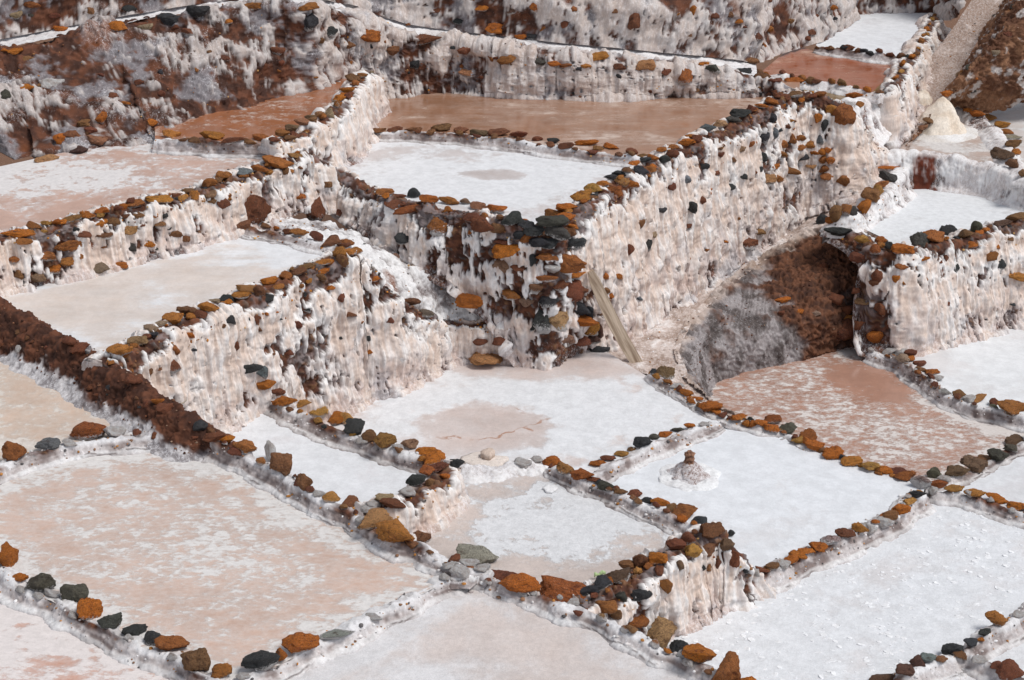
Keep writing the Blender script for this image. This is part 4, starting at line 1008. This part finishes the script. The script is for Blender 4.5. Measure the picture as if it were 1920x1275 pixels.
put('R26', '210 416 28 18 b;190 419 22 14 o;363 369 20 22 oy;395 367 24 18 bt;195 441 32 14 rb;238 431 32 18 to;130 462 52 28 ob;27 487 22 16 bo;85 481 42 22 ob;130 490 34 22 ob;97 505 30 20 o;35 514 20 16 b;67 521 34 22 tb;185 503 38 18 gt;225 496 28 14 o;280 458 20 14 o;245 464 20 16 kg;345 448 22 16 rb;470 392 58 52 r;563 370 22 16 o;330 440 24 18 rb;300 420 20 14 b;420 380 24 20 r;260 405 24 14 b;155 440 30 14 r;455 425 30 24 rb', embed=True)
put('R26b', '593 395 28 50 r;612 345 20 14 b;640 400 30 18 r', embed=True)
put('R28', '225 657 52 28 oy;258 639 40 26 yt;283 617 38 20 t;303 607 28 14 t;326 597 42 24 oy;351 584 46 24 rb;391 575 38 20 oy;405 564 32 10 t;424 561 30 22 k;451 553 38 16 oy;462 541 42 18 yb;486 546 26 24 rb;506 527 38 20 o;536 516 28 18 ob;560 509 32 20 br;576 499 36 14 b;606 491 38 14 yo;636 473 28 24 oy;655 472 32 20 oy;641 488 26 26 rb;668 470 26 20 oy;650 456 32 18 ob;768 567 44 22 rb;800 586 32 18 kt;375 588 28 20 r')
put('R28', '328 657 24 20 ob;355 629 20 14 o;440 650 16 26 r;325 687 26 26 r;645 492 20 26 by;703 523 16 12 o;608 508 22 12 o;430 600 22 18 k;500 560 26 14 k;520 540 24 14 ob;600 520 24 16 b;620 540 16 12 o;560 610 14 18 r;690 660 16 10 o;690 635 10 10 k;575 580 16 12 k;655 590 28 18 rb;540 660 22 12 r;480 600 14 18 r;730 600 20 12 r;640 560 14 18 r;900 640 30 14 r;935 640 24 18 r', embed=True)
put('R27', '518 428 16 12 o;562 437 38 18 ob;593 444 28 24 r;620 452 42 18 rb;540 434 24 14 r;500 424 22 12 b;645 460 26 16 r')
put('R23', '702 244 42 10 br;740 243 34 10 r;776 242 42 12 rb;827 240 42 16 b;865 245 30 16 rb;898 249 36 16 gb;936 248 42 22 rb;973 252 36 18 r;1008 260 22 12 r;1038 264 24 16 k;1060 272 32 14 r;1100 267 46 14 o;1145 275 32 12 o;1185 284 26 14 r;1122 278 24 10 b;1205 292 20 10 b', salt=-.1)
put('R24', '530 250 30 16 bo;552 240 36 18 bt;567 228 30 16 ot;583 220 22 14 bg;597 215 24 16 ot;617 213 22 24 t;630 195 20 16 t;636 184 26 16 o;650 180 26 16 o;652 168 30 14 o;660 147 32 24 b;680 141 22 12 bo;545 258 26 12 b')
put('R25', '320 251 34 20 yo;364 263 30 14 b;397 255 48 20 oy;437 263 46 16 r;490 258 42 16 ob;470 266 26 12 b;345 262 20 10 b;515 262 26 12 r')
put('R29', '115 56 26 18 o;220 49 38 18 o;318 36 42 24 k;370 21 48 28 k;273 51 28 16 t;428 41 16 12 o;690 66 46 30 o;580 41 32 32 k;475 12 32 18 ob;578 12 38 18 ob;925 52 30 22 o;978 69 22 14 o;996 68 20 14 k;877 136 32 14 ot;950 111 32 18 ob;1010 116 34 18 kg;1040 119 24 12 o;1061 123 24 10 bo;1098 124 22 10 oy;1121 107 38 12 oy;1210 124 36 22 ot;800 72 52 16 r;775 119 22 18 k;1285 146 26 32 or;1335 131 28 22 kg;1395 136 32 20 k;1430 143 30 16 br;1490 152 32 18 o;870 95 28 20 r;735 95 24 20 rb;655 85 24 14 b;620 60 24 20 k;600 75 16 12 b;1160 125 26 14 r;1250 135 22 14 r;1455 152 26 12 r;1320 120 22 10 o;1424 122 36 20 rb;1408 114 30 16 b', embed=True)
put('R29', '95 157 40 26 w;47 164 30 16 o;88 300 42 24 ot;190 223 22 22 o;160 231 32 22 b;135 253 30 22 rb;180 263 42 22 ot;235 194 20 10 o;283 229 24 16 o;30 95 30 12 o;10 178 22 20 gk;115 260 26 22 o;170 245 24 16 r;145 285 40 24 rk;260 155 20 14 r;50 110 24 12 b;8 95 20 10 o;350 60 24 16 r;300 175 18 14 r;210 180 22 16 r;420 110 22 14 r;520 95 26 20 r', embed=True)
put('R34', '1603 178 38 16 o;1612 195 20 14 ob;1590 195 20 10 w')
put('R35', '1832 214 32 16 o;1855 221 30 16 oy;1877 233 36 18 oy;1886 248 30 16 bo;1893 258 46 14 tw;1898 269 36 22 b;1882 291 46 30 kb;1898 308 28 24 b;1905 286 20 16 o;1815 207 24 12 o;1920 325 26 18 b')
put('hill', '1560 14 22 14 o;1440 55 20 16 ob;1385 40 16 12 o;1420 70 22 18 r;1340 30 18 14 r;1300 20 14 20 o;1480 40 18 12 b;1520 60 22 16 r;905 15 30 12 o;860 40 20 12 k;930 50 24 18 o;820 20 16 12 r;960 20 20 14 kb;985 30 18 16 r;1000 15 14 20 o;1190 40 24 30 r;100 30 26 14 r;30 28 22 16 t;240 15 30 14 k;60 8 30 14 ob;1060 45 16 14 r', embed=True)
scatter('hill2', 26, ['ob', 'b', 'r', 'gk', 't', 'o'], .05, .05, .95, 5)
cap('R32', 14, ['o', 'ob', 'yo', 'b', 'y'], .05, 3, .2, 1)
cap('R31', 12, ['r', 'rb', 'k'], .05, 4)
cap('R33', 12, ['o', 'ob', 'r', 'b'], .05, 6)
scatter('hill', 40, ['ob', 'r', 'r', 'b', 'k', 'o', 'g'], .042, .0, .3, 8, .03, .9)
scatter('R20', 16, ['ob', 'r', 'k', 'b', 'rt', 'o'], .026, .25, .97, 9, .38, .82, sink=.6)
scatter('R28', 8, ['ob', 'r', 'k', 'b'], .024, .3, .95, 10, .05, .6, sink=.6)
scatter('R26', 16, ['ob', 'r', 'b', 'gk'], .028, .2, .95, 12, sink=.6)
scatter('R17', 14, ['ob', 'r', 'k'], .03, .2, .95, 13, sink=.6)
scatter('R29', 40, ['r', 'rb', 'ob', 'k', 'b'], .034, .1, .95, 14, sink=.5)
scatter('R5', 22, ['r', 'r', 'rb', 'b', 'k'], .024, .35, 1.0, 21, sink=.3, salt=(-.2, .0))
put('R5', '150 655 40 26 r;163 658 16 20 gw;35 655 14 18 w;295 752 26 14 o;308 765 34 20 r;375 798 30 24 k;130 640 30 22 r;250 715 34 22 r', salt=-.1)

fill = ['ob', 'rb', 'b', 'o', 'r', 'yo', 'k']
cap('R20', 30, fill + ['o', 'yo'], .04, 31, .02, .80, jit=.06)
cap('R28', 24, fill + ['o', 'yo'], .034, 32, .0, .56, jit=.05)
cap('R26', 24, fill + ['o', 'y'], .036, 33, .0, 1, jit=.04)
cap('R6', 14, fill + ['y', 'o'], .034, 34, jit=.03)
cap('R9', 14, fill + ['o', 'w'], .032, 35, jit=.02, salt=(.1, .6))
cap('R12', 16, ['o', 'r', 'w', 'b', 'yo'], .03, 36, jit=.015, salt=(.3, .9))
cap('R13', 34, fill + ['o', 'yo'], .034, 37, jit=.02, salt=(.0, .5))
cap('R16', 18, ['r', 'b', 'w', 'g', 'ob'], .04, 38, jit=.03, salt=(.3, .9))
cap('R14', 8, ['o', 'yo', 'w'], .035, 39, jit=.02, salt=(.2, .7))
cap('R17', 16, fill + ['o'], .038, 40, jit=.05)
cap('R24', 16, ['ob', 'b', 't', 'r'], .04, 41, jit=.03)
cap('R23', 14, ['r', 'rb', 'b'], .04, 42, jit=.015)
cap('R36', 22, ['r', 'ob', 'b', 'o', 'k', 'w'], .03, 43, jit=.04, salt=(.2, .9))
cap('R3', 22, ['r', 'w', 'b', 'ob', 'rb'], .032, 44, jit=.03, salt=(.1, .8))
cap('R1', 8, ['w', 'k', 'w', 'b'], .026, 45, jit=.02, salt=(.5, 1.2))
cap('R11', 10, fill, .03, 46, 0, .75, jit=.04)
scatter('R20', 26, fill + ['rb', 'o'], .028, .80, 1.0, 51, .02, .8, sink=.5)
scatter('R28', 20, fill + ['rb', 'ob'], .028, .80, 1.0, 52, .0, .5, sink=.5)
scatter('R26', 16, fill + ['ob'], .028, .76, 1.0, 53, sink=.5)
scatter('R17', 10, fill + ['ob'], .028, .80, 1.0, 54, sink=.5)

scatter('gully', 5, ['ob', 'r', 'b', 'rt'], .035, .0, .3, 61, .3, .95)

# small gravel between the stones: too small to pick apart, one part for each ridge
_ico = bmesh.new(); bmesh.ops.create_icosphere(_ico, subdivisions=1, radius=1)
ICO_V = np.array([v.co[:] for v in _ico.verts]); ICO_F = np.array([[v.index for v in f.verts] for f in _ico.faces]); _ico.free()
GP = {'earth': [(.06, .022, .012), (.11, .04, .02), (.16, .06, .03), (.20, .09, .05), (.09, .03, .02), (.30, .20, .14)], 'brown': [(.10, .04, .022), (.20, .08, .04), (.32, .15, .06), (.50, .20, .03), (.12, .11, .10), (.55, .32, .12)],
      'salt': [(.70, .67, .66), (.78, .77, .77), (.55, .50, .48), (.30, .16, .09), (.45, .20, .05), (.12, .11, .11)]}
def gravel(key, n, pal, smin=.004, smax=.014, t0=.6, seed=1):
    R = RID[key]; r_ = np.random.RandomState(seed + n); P, Nn = R['P'], R['N']; nu, nv = P.shape[:2]
    if R['rows']:
        js = np.array([j for j, (q, t) in enumerate(R['rows']) if q == 'c' or t >= t0])
    else:
        js = np.arange(nv)
    ii = r_.randint(0, nu, n); jj = r_.choice(js, n)
    sz = smin + (smax - smin) * r_.random(n) ** 2.2
    ctr = P[ii, jj]
    sc = sz[:, None] * r_.uniform(.6, 1.3, (n, 3)); sc[:, 2] *= .75
    V = ICO_V[None] * sc[:, None] * r_.uniform(.75, 1.2, (n, len(ICO_V), 1))
    V = V + ctr[:, None]; V[:, :, 2] += sz[:, None] * .25
    F = ICO_F[None] + (np.arange(n) * len(ICO_V))[:, None, None]
    c = np.array(GP[pal])[r_.randint(0, len(GP[pal]), n)] * r_.uniform(.75, 1.25, (n, 1))
    c4 = np.concatenate([np.clip(c, 0, 1), np.full((n, 1), .25)], 1)
    me = bpy.data.meshes.new('gravel'); F = F.reshape(-1, 3)
    me.vertices.add(V.size // 3); me.vertices.foreach_set('co', V.astype(np.float32).ravel())
    me.loops.add(F.size); me.loops.foreach_set('vertex_index', F.ravel().astype(np.int32))
    me.polygons.add(len(F)); me.polygons.foreach_set('loop_start', (np.arange(len(F)) * 3).astype(np.int32))
    me.update(calc_edges=True)
    ca = me.color_attributes.new('col', 'FLOAT_COLOR', 'POINT'); ca.data.foreach_set('color', np.repeat(c4, len(ICO_V), 0).astype(np.float32).ravel())
    me.materials.append(M_TER)
    o = bpy.data.objects.new('gravel', me); COL.objects.link(o); o['kind'] = 'stuff'
    if R['C'] is not None: adopt(o, R['o'])
    else: o.parent = R['o']
for key_, n_, pal_, t_ in (('R20', 420, 'brown', .86), ('R28', 360, 'brown', .86), ('R26', 280, 'brown', .8), ('R24', 120, 'brown', .85), ('R17', 160, 'brown', .85), ('R11', 120, 'brown', .8),
                           ('R5', 520, 'earth', .3), ('R6', 170, 'salt', .5), ('R7', 70, 'brown', .8), ('R9', 150, 'salt', .4), ('R12', 170, 'salt', .4), ('R13', 260, 'salt', .5),
                           ('R14', 110, 'salt', .5), ('R16', 170, 'salt', .5), ('R36', 220, 'salt', .4), ('R3', 260, 'salt', .4), ('R1', 130, 'salt', .4), ('R2', 140, 'salt', .4),
                           ('R4', 100, 'salt', .4), ('R10', 90, 'salt', .4), ('R23', 120, 'brown', .5), ('R25', 80, 'brown', .5), ('R27', 80, 'brown', .5), ('R37', 110, 'salt', .4),
                           ('R29', 500, 'brown', .1), ('R18', 80, 'brown', .5), ('R32', 90, 'brown', .6), ('R33', 70, 'brown', .5), ('bank', 380, 'earth', 0), ('path', 420, 'salt', 0), ('gully', 160, 'brown', 0), ('hill2', 420, 'earth', 0)):
    gravel(key_, n_, pal_, t0=t_)

# ------------------------------------------------------------------ single things
def blob_mesh(name, V, F, col4, mat=M_TER):
    me = bpy.data.meshes.new(name); me.from_pydata([tuple(v) for v in V], [], F); me.update()
    for p in me.polygons: p.use_smooth = True
    ca = me.color_attributes.new('col', 'FLOAT_COLOR', 'POINT'); ca.data.foreach_set('color', np.asarray(col4, dtype=np.float32).ravel())
    me.materials.append(mat)
    o = bpy.data.objects.new(name, me); COL.objects.link(o)
    return o

def heap(name, base, prof, seed, colf, lump=.12, nseg=72, off=None):
    """a mound turned from a profile of (radius, height) and roughened"""
    prof = np.array(prof, float); k = 60
    t = np.linspace(0, 1, k); tt = np.linspace(0, 1, len(prof))
    R = np.interp(t, tt, prof[:, 0]); Z = np.interp(t, tt, prof[:, 1])
    th = np.linspace(0, 2 * np.pi, nseg, endpoint=False)
    V = np.stack([(R[:, None] * np.cos(th)), (R[:, None] * np.sin(th)), np.repeat(Z[:, None], nseg, 1)], 2).reshape(-1, 3)
    sc = prof[:, 0].max()
    nz = fbm(V / sc * 1.8 + seed, 4)
    V[:, :2] *= (1 + lump * nz)[:, None]
    V[:, 2] += lump * .35 * sc * fbm(V / sc * 3 + seed + 9, 3) * np.clip(V[:, 2] / max(Z.max(), 1e-3), 0, 1)
    if off is not None: V[:, :2] += np.outer(V[:, 2], off)
    F = [(i * nseg + j, i * nseg + (j + 1) % nseg, (i + 1) * nseg + (j + 1) % nseg, (i + 1) * nseg + j) for i in range(k - 1) for j in range(nseg)]
    F.append(tuple((k - 1) * nseg + j for j in range(nseg)))
    o = blob_mesh(name, V, F, colf(V, nz))
    o.location = base
    return o

def rgba(c, a=.3):
    return np.concatenate([np.clip(c, 0, 1), np.full((len(c), 1), a)], 1)

# salt piles on the work floor
pb = at(1757, 243, P19); u = depth_of(pb) / F_PX
sand = lambda V, nz: rgba(mixc((.68, .57, .46), (.84, .76, .66), sst(-.5, .5, nz)), .15)
tag(heap('salt_pile', pb, [(60 * u, -.02), (54 * u, .01), (40 * u, 20 * u), (24 * u, 40 * u), (11 * u, 54 * u), (2 * u, 61 * u)], 3, sand, .14, off=(.12, .1)), 'larger cream salt pile with a sharp crest on a white salt skirt', 'salt pile', 'salt piles')
pb2 = at(1722, 218, P19 + .02)
tag(heap('salt_pile', pb2, [(46 * u, -.02), (38 * u, 12 * u), (24 * u, 32 * u), (9 * u, 48 * u), (1 * u, 52 * u)], 8, sand, .16, off=(.1, 0)), 'smaller cream salt pile half hidden behind the sharp-crested one', 'salt pile', 'salt piles')
pb3 = at(1790, 198, P19 + .05)
tag(heap('earth_heap', pb3, [(46 * u, -.05), (40 * u, 12 * u), (24 * u, 30 * u), (10 * u, 38 * u), (1 * u, 41 * u)], 15, lambda V, nz: rgba(mixc((.14, .06, .035), (.30, .17, .11), sst(-.5, .5, nz)), .3), .18), 'rounded brown earth heap beside the salt piles', 'earth heap')
pb4 = at(1757, 246, P19)
tag(heap('salt_skirt', pb4, [(86 * u, -.012), (74 * u, .006), (50 * u, .02), (2 * u, .03)], 19, lambda V, nz: rgba(mixc((.70, .66, .62), (.84, .83, .82), sst(-.4, .4, nz)), .5), .12), 'spilled white salt skirt around the salt piles', 'salt')

# stump in the white pond
sb = at(1291, 893, P7); u = depth_of(sb) / F_PX
root = bpy.data.objects.new('salted_stump', None); root.location = sb; COL.objects.link(root)
tag(root, 'small brown stump caked in salt standing in a white pond', 'stump')
h1 = heap('salt_mound', (0, 0, 0), [(44 * u, -.02), (38 * u, 4 * u), (27 * u, 12 * u), (17 * u, 24 * u), (9 * u, 32 * u), (1 * u, 35 * u)], 31, lambda V, nz: rgba(mixc((.20, .10, .07), (.60, .55, .54), sst(.5, -.4, nz + (V[:, 2] / (22 * u) - .35))), .8), .30); h1.parent = root
h2 = heap('stump', (0, 0, 20 * u), [(11 * u, -10 * u), (9 * u, 6 * u), (8 * u, 18 * u), (9.5 * u, 28 * u), (4 * u, 33 * u), (1 * u, 33 * u)], 37, lambda V, nz: rgba(mixc((.12, .055, .035), (.30, .16, .10), sst(-.5, .5, nz)), .3), .35, 40); h2.parent = root
h3 = heap('salt_ring', (0, 0, 0), [(62 * u, -.01), (56 * u, .008), (44 * u, .018), (34 * u, .02), (1 * u, .022)], 43, lambda V, nz: rgba(mixc((.74, .74, .75), (.84, .85, .86), sst(-.4, .4, nz)), .6), .2); h3.parent = root

# weathered board leaning on the stone corner
def wood_material():
    m, nt, bs, nd, lk = nodes_of('weathered_wood')
    tc = N(nt, 'ShaderNodeTexCoord'); mp = N(nt, 'ShaderNodeMapping'); mp.inputs['Scale'].default_value = (40, 3, 40)
    lk.new(tc.outputs['Object'], mp.inputs['Vector'])
    n1 = noise(nt, mp.outputs[0], 1.0, 6, .6, .4)
    lk.new(mixrgb(nt, maprange(nt, n1, .3, .7), (.24, .165, .11), (.58, .47, .36)), bs.inputs['Base Color'])
    bs.inputs['Roughness'].default_value = .8
    lk.new(bump(nt, n1, .4, .004), bs.inputs['Normal'])
    return m
def board():
    dp = depth_of(hit(1096, 515)[0]) - .02
    a = CAM + ray(1107, 508) * dp
    hb_ = hit(1196, 678); b = np.array(hb_[0]) if hb_ else at(1196, 678, -.82)
    b = b + np.array([0, 0, -.03])
    ax = b - a; L = np.linalg.norm(ax); ax /= L
    wd = np.cross(ax, FWD); wd /= np.linalg.norm(wd); th = np.cross(ax, wd)
    n = 24; V = []; F = []
    for i in range(n + 1):
        t = i / n
        c = a + ax * L * t + wd * .02 * math.sin(t * math.pi) * -1
        w_ = .046 + .010 * math.sin(t * 2.6) - (.02 * (1 - t / .1) if t < .1 else 0)
        for sx, sy in ((-1, -1), (-.8, -1.15), (.8, -1.15), (1, -1), (1, 1), (-1, 1)):
            V.append(c + wd * w_ * sx + th * .016 * sy)
    for i in range(n):
        for j in range(6):
            F.append((i * 6 + j, i * 6 + (j + 1) % 6, (i + 1) * 6 + (j + 1) % 6, (i + 1) * 6 + j))
    F.append(tuple(range(6))); F.append(tuple(n * 6 + j for j in range(6)))
    me = bpy.data.meshes.new('wooden_board'); 
    R = np.stack([wd, ax, th], 1); V = (np.array(V) - a) @ R
    me.from_pydata([tuple(v) for v in V], [], F); me.update(); me.materials.append(wood_material())
    o = bpy.data.objects.new('wooden_board', me); COL.objects.link(o)
    o.matrix_world = Matrix.Translation(Vector(a)) @ Matrix(R.tolist()).to_4x4()
    tag(o, 'weathered grey wooden board leaning against the stone corner', 'board')
board()

# loose rocks
def lone(x, y, w, h, code, label, salt):
    RID['tmp'] = dict(o=None)
    hp = hit(x, y + .3 * h); dp = depth_of(hp[0]); c = CAM + ray(x, y) * dp
    sa, sc_ = w / 2 * dp / F_PX, h / 2 * dp / F_PX
    o = new_stone(c, (sa, sa * .8, sc_ * .85), code, None, salt, big=True, name='rock', tilt=.1)
    tag(o, label, 'rock')
lone(913, 676, 68, 32, 'oyt', 'flat orange-tan rock lying in the edge of a white pond', .2)
lone(880, 562, 54, 32, 'o', 'bright orange rock lying on the white gully floor', -.1)

def slab(px, py, w, h, z, thick, label, name, seed, colour):
    c = at(px, py, z); u = depth_of(c) / F_PX; r_ = random.Random(seed); n = 18
    sinp = (CAM[2] - z) / np.linalg.norm(c - CAM)
    V, F = [], []
    rad = [r_.uniform(.7, 1.1) for _ in range(n)]
    for lay, (zz, k) in enumerate(((0, .96), (thick, 1.0), (thick * 1.2, .85), (thick * 1.3, .4))):
        for i in range(n):
            a = 2 * math.pi * i / n
            V.append((math.cos(a) * rad[i] * k * w / 2 * u, math.sin(a) * rad[i] * k * h / 2 * u / sinp, zz + r_.uniform(-.1, .1) * thick))
    for l in range(3):
        for i in range(n): F.append((l * n + i, l * n + (i + 1) % n, (l + 1) * n + (i + 1) % n, (l + 1) * n + i))
    F.append(tuple(3 * n + i for i in range(n))); F.append(tuple(i for i in range(n))[::-1])
    o = blob_mesh(name, V, F, np.tile(np.array([*colour, .5]), (len(V), 1))); o.location = c
    tag(o, label, 'salt slab')
    return o
slab(905, 868, 92, 30, -.64, .03, 'broken pinkish white salt slab lying on a white dike', 'salt_slab', 2, (.74, .66, .60))
slab(915, 856, 28, 16, -.60, .035, 'small chip of salt on top of the broken salt slab', 'salt_slab', 5, (.62, .50, .42))
slab(1032, 918, 32, 16, P5 + .002, .012, 'thin round white salt flake lying in the beige pond', 'salt_slab', 9, (.82, .82, .83))

# stick on the earth bank
hp = hit(338, 757); c = np.array(hp[0]); u = depth_of(c) / F_PX
V, F = [], []
for i in range(8):
    t = i / 7; p = c + RIGHT * (t - .5) * 27 * u + UP * ((t - .5) * 13 * u) - FWD * .02 + np.array([0, 0, .006 * math.sin(t * 7)])
    for j in range(6): V.append(p + (UP * math.cos(j * math.pi / 3) + FWD * math.sin(j * math.pi / 3)) * .006)
for i in range(7):
    for j in range(6): F.append((i * 6 + j, i * 6 + (j + 1) % 6, i * 6 + 6 + (j + 1) % 6, i * 6 + 6 + j))
F += [tuple(range(6)), tuple(range(42, 48))]
tag(blob_mesh('stick', V, F, np.tile(np.array([.55, .47, .38, .1]), (len(V), 1))), 'short pale stick lying on the brown earth bank', 'stick')

hp = hit(1124, 1080); c = np.array(hp[0]); u = depth_of(c) / F_PX
V = [c + RIGHT * (i - 3) * 3.6 * u + UP * ((j - .5) * 8 + math.sin(i * 1.7 + j) * 2.5 + 3 + i) * u - FWD * (.05 + .012 * ((i + j) % 2)) for i in range(7) for j in range(2)]
V += [v + FWD * .003 for v in V]
F = [(2 * i, 2 * i + 1, 2 * i + 3, 2 * i + 2) for i in range(6)] + [(14 + 2 * i, 16 + 2 * i, 17 + 2 * i, 15 + 2 * i) for i in range(6)]
F += [(2 * i, 2 * i + 2, 16 + 2 * i, 14 + 2 * i) for i in range(6)] + [(2 * i + 1, 15 + 2 * i, 17 + 2 * i, 2 * i + 3) for i in range(6)] + [(0, 14, 15, 1), (12, 13, 27, 26)]
tag(blob_mesh('plastic_scrap', V, F, np.tile(np.array([.50, .66, .34, .0]), (len(V), 1))), 'small crumpled pale green plastic scrap between dark rocks', 'scrap')

# loose flakes on the widest pond: too many to count
def flakes(pixels, z, n, seed, label, smin=.010, smax=.032):
    r_ = random.Random(seed); V, F = [], []
    while n > 0:
        x, y = r_.uniform(pixels[0], pixels[2]), r_.uniform(pixels[1], pixels[3])
        h_ = hit(x, y)
        if h_ is None or abs(h_[0].z - z) > .004 or pn(np.array([[x / 90, y / 55, 3.0]]))[0] < r_.uniform(-.5, .5): continue
        n -= 1
        b = len(V); k = 7; s_ = r_.uniform(smin, smax); a0 = r_.uniform(0, 6)
        tl = r_.uniform(-.25, .25); tz = r_.uniform(.001, .0045)
        st = r_.uniform(.4, 1)
        for lay in (0, 1):
            for i in range(k):
                a = a0 + 2 * math.pi * i / k; rr = s_ * r_.uniform(.6, 1.2) * (1 if lay == 0 else .8)
                dx, dy = math.cos(a) * rr, math.sin(a) * rr * st
                V.append((h_[0].x + dx, h_[0].y + dy, z + (-.002 if lay == 0 else tz + dx * tl)))
        for i in range(k): F.append((b + i, b + (i + 1) % k, b + k + (i + 1) % k, b + k + i))
        F.append(tuple(b + k + i for i in range(k)))
    o = blob_mesh('salt_flakes', V, F, np.tile(np.array([.84, .85, .87, .3]), (len(V), 1)))
    for p in o.data.polygons: p.use_smooth = False
    tag(o, label, 'salt flakes', kind='stuff')
flakes((1240, 930, 1930, 1275), P6, 420, 4, 'loose white salt flakes scattered over the widest white pond', .006, .034)
